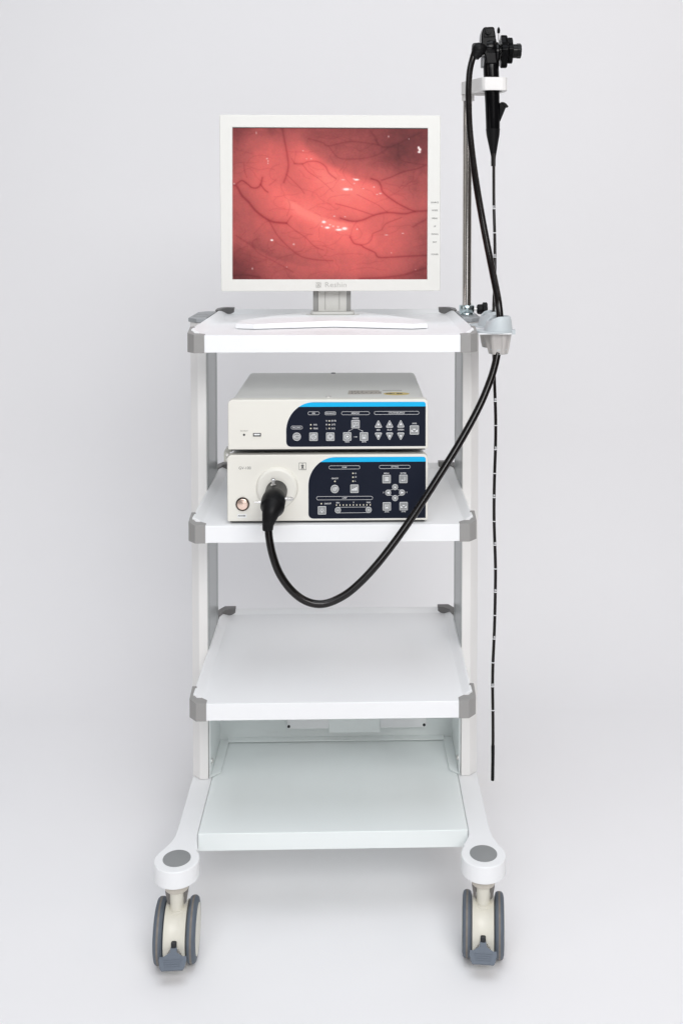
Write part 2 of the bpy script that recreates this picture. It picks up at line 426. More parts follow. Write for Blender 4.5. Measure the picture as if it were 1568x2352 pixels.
def quad_round(cs, r, n=5):
    c = [Vector(p) for p in cs]; out = []
    for i in range(4):
        a = (c[i-1]-c[i]).normalized(); b = (c[(i+1) % 4]-c[i]).normalized()
        for k in range(n):
            t = k/(n-1); p = c[i] + a*r*(1-t)**2 + b*r*t**2; out.append((p.x, p.y))
    return out
OUT = quad_round([c3, c2, c1, c0], .003); INN = quad_round([s3, s2, s1, s0], .0003)
m_ = MB(); m_.ring2(OUT, INN, 0, .012, 'Y')
bez = m_.build('bezel', M['mon'], mon, bevel=.0016, M4=MM)
m_ = MB(); m_.prism(quad_round(shrink([c3, c2, c1, c0], .0006), .003), .0121, .024, 'Y')
xs = [c3[0], c2[0]]; hh = (c3[1]+c0[1])/2
m_.prism(rrect(c3[0]+.05, c2[0]-.05, .03, .30, .02), .0241, .052, 'Y')
m_.build('back_cover', M['mon'], mon, bevel=.002, M4=MM)
# the picture on the screen: colours per vertex on a flat glowing panel
NX, NY = 440, 344
W_, H_ = 1275., 994.
xx, yy = np.meshgrid(np.linspace(0, W_, NX), np.linspace(0, H_, NY))
px, py = xx + 146, yy + 145
def gb(cx, cy, sx, sy, a=0):
    ca, sa = math.cos(a), math.sin(a); dx, dy = px-cx, py-cy
    return np.exp(-(((dx*ca+dy*sa)/sx)**2 + ((-dx*sa+dy*ca)/sy)**2))
def noise(sc_, seed):
    r = np.random.RandomState(seed); gx, gy = int(W_/sc_)+3, int(H_/sc_)+3; g = r.rand(gy, gx)
    fx, fy = xx/sc_, yy/sc_; ix, iy = fx.astype(int), fy.astype(int); tx, ty = fx-ix, fy-iy
    tx = tx*tx*(3-2*tx); ty = ty*ty*(3-2*ty)
    return (g[iy, ix]*(1-tx)+g[iy, ix+1]*tx)*(1-ty) + (g[iy+1, ix]*(1-tx)+g[iy+1, ix+1]*tx)*ty - .5
B = .445 + .31*gb(760, 720, 440, 270, .25) + .22*gb(960, 540, 300, 130, .35) + .22*gb(640, 680, 230, 60, .5) + .16*gb(950, 900, 250, 110, .2) + .14*gb(500, 420, 180, 300)
B += .12*gb(330, 330, 130, 220) + .12*gb(1000, 1080, 400, 60) + .1*gb(700,400,200,90,.6)
B -= .22*gb(1330, 210, 260, 160) + .16*gb(146, 145, 240, 200) + .22*gb(146, 1139, 200, 250) + .20*gb(1421, 1139, 220, 150) + .10*gb(1421, 760, 150, 200) + .12*gb(400,170,60,60)
B -= .16*gb(1240, 330, 200, 90)
B += .10*noise(180, 1) + .06*noise(90, 2) + .05*noise(40, 3) + .035*noise(16, 5) + .035*noise(7, 6)
def fold(pts, w, s_up, lit):
    """soft dark edge above a line and a lit slope under it"""
    global B
    P = np.array(pts, float); best = np.full(px.shape, 1e9); sgn = np.zeros(px.shape); wt = np.zeros(px.shape); n = len(P)-1
    for q, ((x0, y0), (x1, y1)) in enumerate(zip(P[:-1], P[1:])):
        dx, dy = x1-x0, y1-y0; L2 = dx*dx+dy*dy; tr = ((px-x0)*dx+(py-y0)*dy)/L2; t = np.clip(tr, 0, 1)
        d = np.hypot(px-x0-t*dx, py-y0-t*dy); side = np.sign((px-x0)*dy-(py-y0)*dx)
        u_ = (q+t)/n; m = d < best; best[m] = d[m]; sgn[m] = side[m]; wt[m] = np.clip(np.minimum(u_, 1-u_)*3.2, 0, 1)[m]
    up = sgn > 0; wt = wt*wt*(3-2*wt)
    B = B - wt*np.where(up, s_up*np.exp(-(best/w)**1.3), s_up*np.exp(-(best/(w*.30))**2)) + wt*np.where(~up, lit*np.exp(-(best/(w*1.2))**2)*(1-np.exp(-(best/(w*.30))**2)), 0)
fold([(560, 120), (610, 200), (670, 280), (760, 355), (880, 412), (1000, 465), (1110, 500), (1200, 520)], 120, .13, .13)
fold([(490, 560), (540, 610), (620, 670), (740, 720), (850, 745), (960, 750), (1060, 735)], 55, .15, .16)
fold([(146, 830), (260, 900), (420, 990), (600, 1040), (800, 1050)], 60, .06, .05)
VE = [([(470,150),(485,230),(500,310),(510,390),(498,450),(480,500)],7,.30),([(498,450),(540,490),(590,540),(615,575)],3,.2),
([(146,515),(175,530),(205,585),(250,630),(290,680),(330,715),(380,748),(420,762),(497,768)],8,.42),
([(170,515),(205,490),(240,510),(270,535),(305,537),(328,515),(340,470)],5.5,.38),([(328,515),(355,550),(375,565)],4.5,.38),
([(380,748),(410,800),(440,850),(490,905),(540,950),(600,990),(700,1010),(800,1015)],5,.22),([(497,768),(530,720)],3,.25),
([(497,768),(560,820),(620,860),(680,920),(740,945)],3,.22),([(1421,685),(1340,690),(1270,705),(1160,697),(1070,715),(1000,745),(930,755),(850,735)],6.5,.36),
([(1340,690),(1280,665),(1200,620),(1130,565),(1115,520),(1095,490),(1050,475)],6,.36),([(1160,697),(1100,650),(1040,620),(960,580)],2.5,.2),
([(1070,715),(980,685),(900,660),(820,640)],3,.25),([(1421,980),(1300,985),(1180,992),(1100,992),(1075,960),(1010,930),(985,912),(940,900),(915,860)],5.5,.34),
([(985,912),(1030,900),(1055,870),(1065,835),(1120,810),(1150,770),(1250,730)],3.2,.25),
([(1380,170),(1300,210),(1220,250),(1160,270),(1100,255),(1080,210),(1050,170)],6.5,.26),([(1100,255),(1000,240),(900,235),(770,262),(730,240),(640,215)],4.5,.22),
([(1160,270),(1110,310),(1020,340),(900,348),(830,335),(770,262)],4,.2),([(1421,380),(1350,410),(1260,430),(1180,465),(1120,485)],4.5,.28),
([(1421,385),(1340,375),(1260,360),(1230,330),(1225,250)],3.5,.2),([(1330,430),(1325,480),(1290,510)],3,.15),
([(550,378),(600,380),(640,365),(700,365),(750,395),(775,440),(820,475)],4.5,.28),([(600,380),(640,430),(700,470)],3,.2),([(550,378),(530,345)],3,.2),
([(170,850),(220,885),(280,925),(320,970),(400,1010),(470,1050),(540,1090)],5,.15),([(280,925),(275,890),(305,872)],4,.2),
([(1421,1060),(1330,1090),(1240,1115),(1100,1130),(980,1135)],9,.30),([(146,1115),(230,1110),(320,1125)],6,.3),([(1421,740),(1370,765),(1330,790)],6,.25),
([(220,380),(225,430),(240,470)],4,.16),([(430,480),(410,500),(385,520)],3,.16),([(510,620),(520,660),(500,720)],2.5,.15),([(560,300),(545,378)],3,.12),
([(960,755),(930,800),(915,860)],3,.14),([(700,470),(760,520),(800,560)],2.5,.14),([(1290,510),(1230,560),(1180,580)],2.5,.12)]
for k in range(90):
    x, y = 146+rng.rand()*W_, 145+rng.rand()*H_; a = rng.rand()*6.28; pts = [(x, y)]
    for q in range(rng.randint(3, 7)):
        a += (rng.rand()-.5)*1.5; x += 42*math.cos(a); y += 28*math.sin(a); pts.append((x, y))
    VE.append((pts, 2.6, .10))
V = np.zeros(px.shape)
for pts, w, s_ in VE:
    w *= .85; s_ *= 1.05
    P = []; n = len(pts); q = [np.array(p, float) for p in pts]
    for i in range(n-1):
        a, b, c, d = q[max(i-1, 0)], q[i], q[i+1], q[min(i+2, n-1)]
        for t in (0, .25, .5, .75): P.append(.5*((2*b)+(c-a)*t+(2*a-5*b+4*c-d)*t*t+(3*b-3*c+d-a)*t**3))
    P.append(q[-1]); v = np.zeros(px.shape)
    for i in range(len(P)-1):
        (x0, y0), (x1, y1) = P[i], P[i+1]; dx, dy = x1-x0, y1-y0; L2 = dx*dx+dy*dy+1e-6
        t = np.clip(((px-x0)*dx+(py-y0)*dy)/L2, 0, 1); d2 = (px-x0-t*dx)**2+(py-y0-t*dy)**2
        v = np.maximum(v, s_*np.exp(-d2/(w*w)) + s_*.35*np.exp(-d2/(w*w*9)))
    V = 1-(1-V)*(1-v)
B = np.clip(B+.07*gb(860,640,380,230,.3)-.05*gb(146,640,170,600)-.05*gb(700,1139,700,80)-.07*gb(800,145,700,70)-.07*gb(560,520,90,110,.9), .12, 1.05)
def ramp(B):
    k = np.array([0, .25, .45, .65, .85, 1.05])
    Rr = np.interp(B, k, [70, 130, 178, 214, 243, 253]); G = np.interp(B, k, [20, 54, 82, 96, 110, 130]); Bb = np.interp(B, k, [24, 55, 80, 92, 104, 120])
    return np.stack([Rr, G, Bb], -1)
C3 = ramp(B)
vc = np.array([.70, .36, .46]); C3 = C3*(1-V[..., None]*(1-vc)*1.15)
for (x, y, a, b) in [(742,760,11,7),(765,797,13,6),(782,778,7,4),(803,788,7,5),(835,792,7,5),(840,811,18,6),(878,803,15,8),(729,788,5,4),(888,545,19,7),(922,546,6,6),(955,482,14,5),(938,477,6,4),(867,483,10,3),
    (1362,272,6,8),(1370,284,8,9),(1366,300,9,6),(370,347,5,4),(377,362,4,4),(376,377,3,4),(545,907,6,5),(605,295,4,3),(658,347,4,3),(628,347,3,3),(960,807,5,4),(1298,215,3,4),(1260,834,7,3),(1152,845,10,3),(1070,530,5,4),(1112,572,8,4),(1090,578,5,3),
    (940,507,5,3),(1000,540,6,2),(402,880,8,5),(156,511,5,5),(1185,963,3,3),(275,1068,4,6),(1164,200,4,6),(300,180,3,7),(810,722,6,4),(880,725,5,3),(500,1057,4,2),(1345,1075,3,2)]:
    g = (np.clip(1.6*np.exp(-(((px-x)/a)**2+((py-y)/b)**2)), 0, 1)*(1 if a*b > 38 else .5))[..., None]; C3 = C3*(1-g)+np.array([255, 240, 238])*g
C3 = np.clip(C3 + rng.normal(0, 3.2, C3.shape), 0, 255)
L3 = np.where(C3/255 <= .04045, C3/255/12.92, ((C3/255+.055)/1.055)**2.4)
me = bpy.data.meshes.new('screen')
u = (xx/W_)[..., None]; v = (yy/H_)[..., None]
S = [np.array(p) for p in (s0, s1, s2, s3)]
XY = S[0]*(1-u)*(1-v) + S[1]*u*(1-v) + S[2]*u*v + S[3]*(1-u)*v
loc = np.stack([XY[..., 0], np.full(XY.shape[:2], .0035), XY[..., 1]], -1).reshape(-1, 3)
mm = np.array(MM); loc = loc @ mm[:3, :3].T + mm[:3, 3] - np.array(mon.location)
idx = np.arange(NX*NY).reshape(NY, NX); fq = np.stack([idx[:-1, :-1], idx[1:, :-1], idx[1:, 1:], idx[:-1, 1:]], -1).reshape(-1, 4)
me.vertices.add(NX*NY); me.vertices.foreach_set('co', loc.astype('f').ravel())
me.loops.add(fq.size); me.loops.foreach_set('vertex_index', fq.astype('i').ravel())
me.polygons.add(len(fq)); me.polygons.foreach_set('loop_start', np.arange(0, fq.size, 4, dtype='i'))
me.update(calc_edges=True)
ca = me.color_attributes.new('picture', 'FLOAT_COLOR', 'POINT')
ca.data.foreach_set('color', np.concatenate([L3.reshape(-1, 3), np.ones((NX*NY, 1))], 1).astype('f').ravel())
sm = bpy.data.materials.new('lit_screen'); sm.use_nodes = True; nt = sm.node_tree; b = nt.nodes['Principled BSDF']
at = nt.nodes.new('ShaderNodeAttribute'); at.attribute_name = 'picture'
b.inputs['Base Color'].default_value = (.01, .01, .01, 1); b.inputs['Roughness'].default_value = .5; b.inputs['Specular IOR Level'].default_value = .2
nt.links.new(at.outputs['Color'], b.inputs['Emission Color']); b.inputs['Emission Strength'].default_value = 1.05
me.materials.append(sm); so = bpy.data.objects.new('screen', me); col.objects.link(so); so.parent = mon
m_ = MB(); m_.prism([(s0[0], s0[1]-.0014), (s1[0]-.0004, s1[1]-.0014), (s1[0]-.0004, s1[1]-.0001), (s0[0], s0[1]-.0001)], .0020, .0030, 'Y'); m_.build('screen_edge', M['dark'], mon, M4=MM)
# words beside the screen and the embossed name
for t_, zy in (('SOURCE', 635), ('MODE', 687), ('MENU', 739), ('UP', 791), ('DOWN', 843), ('EXIT', 895), ('POWER', 975)):
    m_ = MB(); x, z = ml(1467, zy); text_on_y(m_, t_, x, z, -.0004, .0042, .0, .92)
    m_.build('printed_word', M['darkink'], bez, M4=MM)
m_ = MB(); x, z = ml(821, 1174); text_on_y(m_, 'Reshin', x, z, -.0008, .0135, -.006, 1.2, maxw=.0405)
x, z = ml(709, 1174)
g = .0050
for A in ([(-g, -g), (g*.5, -g), (g*.5, -g*.8), (-g*.8, -g*.8), (-g*.8, g*.2), (-g, g*.2)], [(-g*1.1, g), (-g*.8, g), (g, -g*.75), (g*.75, -g)], [(-g*.5, g), (g*.15, g), (g*.3, g*.55), (-.2*g, g*.75)], [(g*.8, g*.9), (g, g*.9), (g, -g*.4), (g*.8, -g*.2)], [(-g*.6, -g*.6), (0, -g*.6), (-g*.2, -g*.1), (-g*.6, -g*.2)], [(.1*g, .1*g), (g*.5, g), (g*.7, g), (g*.3, -.1*g)]):
    m_.prism([(x+p, z+q) for p, q in A], -.0008, -.0003, 'Y')
m_.build('embossed_name', mat('pale_grey_print', (.50, .50, .47), .5), bez, M4=MM)
# neck and V shaped foot
m_ = MB(); m_.box(-.0330, .0215, .2325, .2500, 1.0925, 1.165)
for x in (-.0195, .0085): m_.box(x-.0004, x+.0004, .2318, .2324, 1.095, 1.165)
nk = m_.build('neck', M['neck'], mon, bevel=.0008)
m_ = MB(); m_.box(-.0430, -.0334, .2335, .2550, 1.0925, 1.165); m_.box(.0219, .0303, .2335, .2550, 1.0925, 1.165)
m_.box(-.0198, -.0192, .2312, .2317, 1.095, 1.165); m_.box(.0078, .0084, .2312, .2317, 1.095, 1.165)
m_.build('neck_side', M['neckdark'], nk, bevel=.0006)
m_ = MB(); m_.prism(rrect(-.0475, .0375, .218, .262, .010), 1.0870, 1.0924, 'Z'); m_.prism(rrect(-.0575, .0475, .212, .270, .014), 1.0822, 1.0869, 'Z')
m_.build('neck_foot', M['neck'], mon, bevel=.0012)
zb = ZS[0]
A = [(-.1785,.1005),(-.1440,.0885),(.0005,.1250),(.1420,.0880),(.1712,.1010),(.1660,.1620),(.0550,.2700),(-.0650,.2700),(-.1720,.1640)]
T = [0, 0, .0025, 0, 0, .0005, .0055, .0055, .0005]
m_ = MB(); m_.prism(A, zb+.0012, zb+.0105, 'Z', T)
# facets: split the top along the fold lines
n = len(A); top = m_.f.pop(1); m_.m.pop(1)
tv = list(range(n, 2*n)); m_.f += [(tv[0], tv[1], tv[2], tv[7], tv[8]), (tv[2], tv[3], tv[4], tv[5], tv[6]), (tv[2], tv[6], tv[7])]; m_.m += [0, 0, 0]
m_.build('stand_foot', M['white'], mon, bevel=.0012)

# ------------------------------------------------------------------ the two instrument boxes
YF = .010
def FY(fr):
    def g(a, b):
        p = onY(*fr(a, b), YF); return p.x, p.z
    return g
P1 = FY(zm(1120, 1590, 2.5705)); P1L = FY(zm(880, 1440, 3.5636))
P2 = FY(zm(1210, 1800, 3.0154)); P2L = FY(zm(880, 1780, 3.5636))
K1, K2, KL = .0000968*1.735, .0001433, .0001213
def px2m(k): return (1.7863/F)/(k*1.7417)
K1 = px2m(2.5705); K2 = px2m(3.0154); KL = px2m(3.5636)

def instrument(name, label, cat, x0, x1, z0, z1, ycas, feet):
    t = thing(name, ((x0+x1)/2, .17, z0), label, cat)
    m_ = MB(); m_.prism(rrect(x0, x1, z0, z1, [.002, .002, .0085, .0085], 7), YF, YF+.022, 'Y')
    bz = m_.build('front_bezel', M['cream'], t, bevel=.0022, seg=3)
    m_ = MB(); m_.prism(rrect(x0+.0035, x1-.0035, z0+.001, z1-.0015, [.002, .002, .009, .009], 7), YF+.0222, ycas, 'Y')
    cs = m_.build('casing', M['casing'], t, bevel=.0008)
    m_ = MB(); m_.box(x0+.005, x1-.005, YF+.004, ycas-.004, z0-.0022, z0-.0004); m_.build('gap_shade', M['dark'], t)  # added dark slab standing in for the shadow under the box
    for x in (x0+.03, x1-.03):
        for y in (YF+.05, ycas-.04):
            m_ = MB(); m_.lathe([(.010, 0), (.010, -feet)], (x, y, z0+.0005), (0, 0, 1), 20); m_.build('rubber_foot', M['dark'], t)
    return t, bz, cs
def overlay(t, G, left, right, top, bot, kcurve, r_small, stripe_z):
    """navy film with a large curved shoulder; returns lettering builder"""
    P = []
    n = 16
    P += [(left + r_small - r_small*math.sin(a), bot + r_small - r_small*math.cos(a)) for a in [PI/2*(1-i/5) for i in range(6)]]
    P += [(right, bot), (right, top-.0045)] + [(right-.0045+.0045*math.cos(a), top-.0045+.0045*math.sin(a)) for a in [PI/2*i/5 for i in range(1, 6)]]
    kx, kz = kcurve
    P += [(left+kx-kx*math.sin(a), top-kz+kz*math.cos(a)) for a in [PI/2*i/n for i in range(n+1)]]
    m_ = MB(); m_.prism(P, YF-.0006, YF+.0005, 'Y')
    pn = m_.build('control_panel', M['navy'], t)
    # cyan stripe clipped to the same outline
    def xl(z):
        s = (z-(top-kz))/kz; return left+kx-kx*math.sqrt(max(0, 1-s*s))
    S = [(xl(stripe_z)+.0002, stripe_z), (right, stripe_z), (right, top-.0045)] + [(right-.0045+.0045*math.cos(a), top-.0045+.0045*math.sin(a)) for a in [PI/2*i/5 for i in range(1, 6)]]
    S += [(xl(z), z) for z in [top-(top-stripe_z)*(i/8)**1.6 for i in range(1, 9)]][:-1]
    m_ = MB(); m_.prism(S, YF-.0009, YF-.0005, 'Y'); m_.build('cyan_stripe', M['cyan'], pn)
    # pale edge line round the film
    cx_ = sum(p[0] for p in P)/len(P); cz_ = sum(p[1] for p in P)/len(P)
    O = []
    for i, p in enumerate(P):
        a = Vector(P[i-1]); b_ = Vector(P[(i+1) % len(P)]); d = (b_-a).normalized(); O.append((p[0]+d.y*.0006, p[1]-d.x*.0006))
    m_ = MB(); m_.ring2(O, P, YF-.0003, YF+.0005, 'Y'); m_.build('panel_edge', M['ink'], t)
    return pn
YP = YF-.0009
def pill(mb, G, k, x0, x1, y0, y1, w=.00042):
    a = G(x0, y1); b = G(x1, y0); r = (b[1]-a[1])/2*.98
    mb.ring2(rrect(a[0], b[0], a[1], b[1], r), rrect(a[0]+w, b[0]-w, a[1]+w, b[1]-w, r-w), YP, YP+.0004, 'Y')
def txt(mb, G, s, x, y, h, k, **kw):
    p = G(x, y); text_on_y(mb, s, p[0], p[1], YP-.0001, h*k*1.36, .006, **kw)
def led(mb, G, x, y, r=.0013):
    p = G(x, y); mb.lathe([(r, 0), (r, .0004), (r*.6, .0009), (0, .001)], (p[0], YP+.0003, p[1]), (0, -1, 0), 14)
def poly_at(mb, c, pts, k, y):
    mb.prism([(c[0]+p*k, c[1]-q*k) for p, q in pts], y, y+.0002, 'Y')
def key(t, G, k, x, y, r, kind, icon):
    """a raised grey key with a white rim and its white pictogram"""
    c = G(x, y); y1 = YF-.0018
    R_ = r*k
    if kind == 'sq': o_ = rrect(c[0]-R_, c[0]+R_, c[1]-R_, c[1]+R_, R_*.16, 4); i_ = rrect(c[0]-R_*.93, c[0]+R_*.93, c[1]-R_*.93, c[1]+R_*.93, R_*.12, 4)
    elif kind == 'ro': o_ = circ(*c, R_, 28); i_ = circ(*c, R_*.92, 28)
    else:
        sgn = 1 if kind == 'up' else -1
        def tri(R): 
            pts = [Vector((0, R*1.12)), Vector((-R, -R*.88)), Vector((R, -R*.88))]; out = []
            for i in range(3):
                a = (pts[i-1]-pts[i]).normalized(); b = (pts[(i+1) % 3]-pts[i]).normalized()
                for q in range(5):
                    tt = q/4; p = pts[i]+a*R*.45*(1-tt)**2+b*R*.45*tt**2; out.append((c[0]+p.x, c[1]+sgn*p.y))
            return out if sgn > 0 else out[::-1]
        o_ = tri(R_*1.1); i_ = tri(R_*.98)
    m_ = MB(); m_.prism(i_, y1, YF-.0006, 'Y'); b_ = m_.build('key', M['key'], t)
    m_ = MB(); m_.ring2(o_, i_, y1-.0002, YF-.0006, 'Y')
    yi = y1-.0003
    Q = lambda pts: poly_at(m_, c, pts, k*r/42, yi)
    def RG(cx_, cy_, r0, r1):
        m_.ring2(circ(c[0]+cx_*k*r/42, c[1]-cy_*k*r/42, r1*k*r/42, 20), circ(c[0]+cx_*k*r/42, c[1]-cy_*k*r/42, r0*k*r/42, 20), yi, yi+.0002, 'Y')
    BX = lambda x0, x1, z0, z1: Q([(x0, z1), (x1, z1), (x1, z0), (x0, z0)])
    if icon == 'camera':
        for q in ((-18, 28, -15, -12), (-18, 28, 12, 15), (-18, -15, -12, 12), (25, 28, -12, 12)): BX(*q)
        Q([(-18, 3), (-30, 11), (-30, 8), (-18, 0)]); Q([(-18, -3), (-18, 0), (-30, -8), (-30, -11)]); BX(-30, -28, -11, 11)
    elif icon == 'iris':
        RG(0, 0, 24, 28)
        for a in range(6):
            a1 = a*PI/3; p0 = (9*math.cos(a1), 9*math.sin(a1)); p1 = (25*math.cos(a1+1.0), 25*math.sin(a1+1.0)); d = Vector((p1[1]-p0[1], p0[0]-p1[0])).normalized()*1.6
            Q([(p0[0]-d.x, p0[1]-d.y), (p1[0]-d.x, p1[1]-d.y), (p1[0]+d.x, p1[1]+d.y), (p0[0]+d.x, p0[1]+d.y)])
    elif icon == 'gear':
        RG(0, 0, 13, 16); RG(0, 0, 26, 29)
        for a in range(12):
            a1 = a*PI/6; d = (math.cos(a1), math.sin(a1)); n_ = (-d[1]*2, d[0]*2); Q([(d[0]*18+n_[0], d[1]*18+n_[1]), (d[0]*18-n_[0], d[1]*18-n_[1]), (d[0]*26-n_[0], d[1]*26-n_[1]), (d[0]*26+n_[0], d[1]*26+n_[1])])
    elif icon == 'freeze':
        for q in ((-24, 26, -20, -17), (-24, 26, 10, 13), (-24, -21, -17, 10), (23, 26, -17, 10), (-24, -8, 18, 26)): BX(*q)
        text_on_y(m_, 'A', c[0]+2*k, c[1]+4*k, yi, 22*k, .02)
    elif icon == 'play': RG(0, 0, 24, 28); Q([(-8, 13), (16, 0), (-8, -13)])
    elif icon == 'disk':
        BX(-20, 20, 17, 21); BX(-20, -16, -20, 17); BX(16, 20, -16, 17); BX(-9, 9, 6, 17); BX(-20, -8, -20, -17); BX(8, 18, -20, -17); BX(-8, -5, -20, -6); BX(5, 8, -20, -6); BX(-8, 8, -6, -3)
    elif icon == 'up': Q([(-13, 12), (13, 12), (0, -18)])
    elif icon == 'down': Q([(0, 18), (13, -12), (-13, -12)])
    elif icon == 'left': Q([(-24, 0), (16, 18), (16, -18)])
    elif icon == 'right': Q([(24, 0), (-16, -18), (-16, 18)])
    elif icon == 'wb': BX(-12, 12, -12, -3); Q([(-30, 16), (-6, 16), (-28, -4), (-30, -4)]); Q([(6, 16), (30, 16), (30, -4), (28, -4)])
    elif icon == 'list':
        for q in (-14, 0, 14): BX(-14, 22, q-4, q+4); BX(-24, -18, q-3, q+3)
    elif icon == 'enter': BX(12, 16, -22, 16); BX(-10, 12, 12, 16); Q([(-22, 14), (-8, 22), (-8, 6)])
    elif icon == 'bars': BX(-26, -12, 2, 18); BX(-6, 8, -8, 18); BX(14, 26, -18, 18)
    elif icon == 'pump': RG(-3, 2, 6, 9); RG(-3, 2, 15, 18); BX(4, 24, -18, -13); Q([(14, -10), (26, -2), (24, 1), (11, -7)])
    elif icon == 'lamp':
        RG(0, 0, 9, 12); BX(-6, 6, 12, 22)
        for a in range(7):
            a1 = PI*(.85-.15*0) + a*PI*1.3/6; d = (math.cos(a1), -abs(math.sin(a1)) if a in (2, 3, 4) else math.sin(a1)); n_ = (-d[1]*1.6, d[0]*1.6)
            Q([(d[0]*17+n_[0], d[1]*17+n_[1]), (d[0]*17-n_[0], d[1]*17-n_[1]), (d[0]*26-n_[0], d[1]*26-n_[1]), (d[0]*26+n_[0], d[1]*26+n_[1])])
    elif icon == 'minus': BX(-16, 16, -2, 2)
    elif icon == 'plus': BX(-16, 16, -2, 2); BX(-2, 2, -16, -2); BX(-2, 2, 2, 16)
    m_.build('pictogram', M['ink'], b_)
    return b_

# upper box: video processor
x0 = P1L(112, 900)[0]; x1 = P1(1522, 300)[0]; z1 = P1L(700, 566)[1]; z0 = P1L(700, 1277)[1]
vp, vbz, vcs = instrument('video_processor', 'cream video processor box with memory and color balance keys, stacked on the light source', 'processor', x0, x1, z0, z1, .335, .006)
bx1 = (x0, x1, z0, z1)
pn = overlay(vp, P1, P1(63, 400)[0], P1(1496, 300)[0], P1(700, 46)[1], P1(700, 503)[1], (285*K1, 300*K1), 50*K1, P1(700, 93)[1])
m_ = MB()
for q in ((113, 231, 290, 325), (286, 404, 143, 178), (458, 576, 143, 178), (630, 920, 142, 178), (967, 1428, 139, 175)): pill(m_, P1, K1, *q)
for s_, x, y in (('RECORD', 172, 308), ('IRIS', 345, 161), ('ENHANCE', 517, 161), ('MEMORY', 775, 160), ('COLOR BALANCE', 1197, 157), ('AVE', 361, 279), ('PEAK', 367, 318),
    ('FREEZE', 776, 214), ('VIEW', 690, 455), ('SAVE', 862, 454), ('RED', 1010, 333), ('BLUE', 1125, 331), ('GREEN', 1240, 330), ('AWB', 1379, 266),
    ('H', 478, 239), ('M', 477, 278), ('L', 478, 318), ('(8-15)', 551, 238), ('(3-7)', 547, 277), ('(0-2)', 546, 316)):
    txt(m_, P1, s_, x, y, 17, K1)
for (xa, ya, xb, yb) in ((748, 322, 697, 348), (803, 322, 855, 348), (754, 404, 797, 404)):
    a = Vector(P1(xa, ya)); b_ = Vector(P1(xb, yb)); d = (b_-a).normalized(); nrm = Vector((-d.y, d.x))
    e = b_-d*.0033
    m_.prism([tuple(a-nrm*.0002), tuple(e-nrm*.0002), tuple(e+nrm*.0002), tuple(a+nrm*.0002)], YP, YP+.0003, 'Y')
    m_.prism([tuple(e-nrm*.0008), tuple(b_), tuple(e+nrm*.0008)], YP, YP+.0003, 'Y')
m_.build('lettering', M['ink'], pn)
for x, y in ((316, 279), (316, 317), (506, 239), (506, 278), (506, 317)):
    m_ = MB(); led(m_, P1, x, y); m_.build('indicator_light', M['led'], pn)
for x, y, r, kd, ic in ((172, 401, 42, 'ro', 'camera'), (344, 401, 42, 'sq', 'iris'), (516, 401, 42, 'sq', 'gear'), (775, 272, 42, 'sq', 'freeze'), (690, 399, 42, 'sq', 'play'), (862, 399, 42, 'sq', 'disk'),
    (1010, 272, 37, 'up', 'up'), (1125, 271, 37, 'up', 'up'), (1240, 270, 37, 'up', 'up'), (1010, 395, 37, 'dn', 'down'), (1125, 395, 37, 'dn', 'down'), (1240, 395, 37, 'dn', 'down'), (1379, 332, 46, 'sq', 'wb')):
    key(vp, P1, K1, x, y, r, kd, ic)
m_ = MB(); txt(m_, P1L, 'RDY/BUSY', 346, 1009, 20, KL); m_.build('lettering', M['greyink'], vbz)
a = P1L(452, 1106); b_ = P1L(602, 1024)
m_ = MB(); m_.ring2(rrect(a[0], b_[0], a[1], b_[1], .0004, 3), rrect(a[0]+.0022, b_[0]-.0022, a[1]+.0018, b_[1]-.0018, .0004, 3), YF-.0010, YF, 'Y')
ub = m_.build('usb_port', M['cream'], vp, bevel=.0002)
m_ = MB(); m_.box(a[0]+.0023, b_[0]-.0023, YF-.0002, YF-.0001, a[1]+.0019, b_[1]-.0019); m_.build('socket_hole', M['dark'], ub)
m_ = MB(); m_.box(a[0]+.0040, b_[0]-.0040, YF-.0008, YF-.00021, a[1]+.0042, b_[1]-.0032); m_.build('contact_strip', M['paper'], ub)
c = P1L(343, 1066); m_ = MB(); m_.lathe([(.0020, 0), (.0019, .0006), (0, .001)], (c[0], YF+.0001, c[1]), (0, -1, 0), 20); m_.build('indicator_light', M['dark'], vp)
# stickers and screws on its lid
zt = z1-.0015
def lid(u, v): p = onZ(u, v, zt); return p.x, p.y
LQ = zm(1350, 1530, 4.2378)
A = [lid(*LQ(*q)) for q in ((172, 198), (740, 192), (745, 155), (708, 150), (705, 134), (188, 138))]
m_ = MB(); m_.prism(A, zt, zt+.0003, 'Z'); st = m_.build('sticker', M['tape'], vcs)
m_ = MB()
for yy_, xs_ in ((150, (230, 275, 330, 400)), (170, (240, 330, 400, 470, 560, 640, 700)), (186, (230, 290, 350, 430, 550))):
    for xq in xs_:
        w = rng.randint(14, 34); p = lid(*LQ(xq, yy_+2)); q = lid(*LQ(xq+w, yy_-2)); m_.prism([(p[0], p[1]), (q[0], p[1]), (q[0], q[1]), (p[0], q[1])], zt+.0003, zt+.0005, 'Z')
m_.build('print', M['darkink'], st)
c = lid(*LQ(997, 190)); e = lid(*LQ(1218, 190)); m_ = MB(); m_.lathe([(e[0]-c[0], 0), (e[0]-c[0], .0004)], (c[0], c[1], zt), (0, 0, 1), 40)
for i, vtx in enumerate(m_.v): m_.v[i] = (vtx[0], c[1]+(vtx[1]-c[1])*.62, vtx[2])
st2 = m_.build('sticker', M['yellow'], vcs)
m_ = MB()
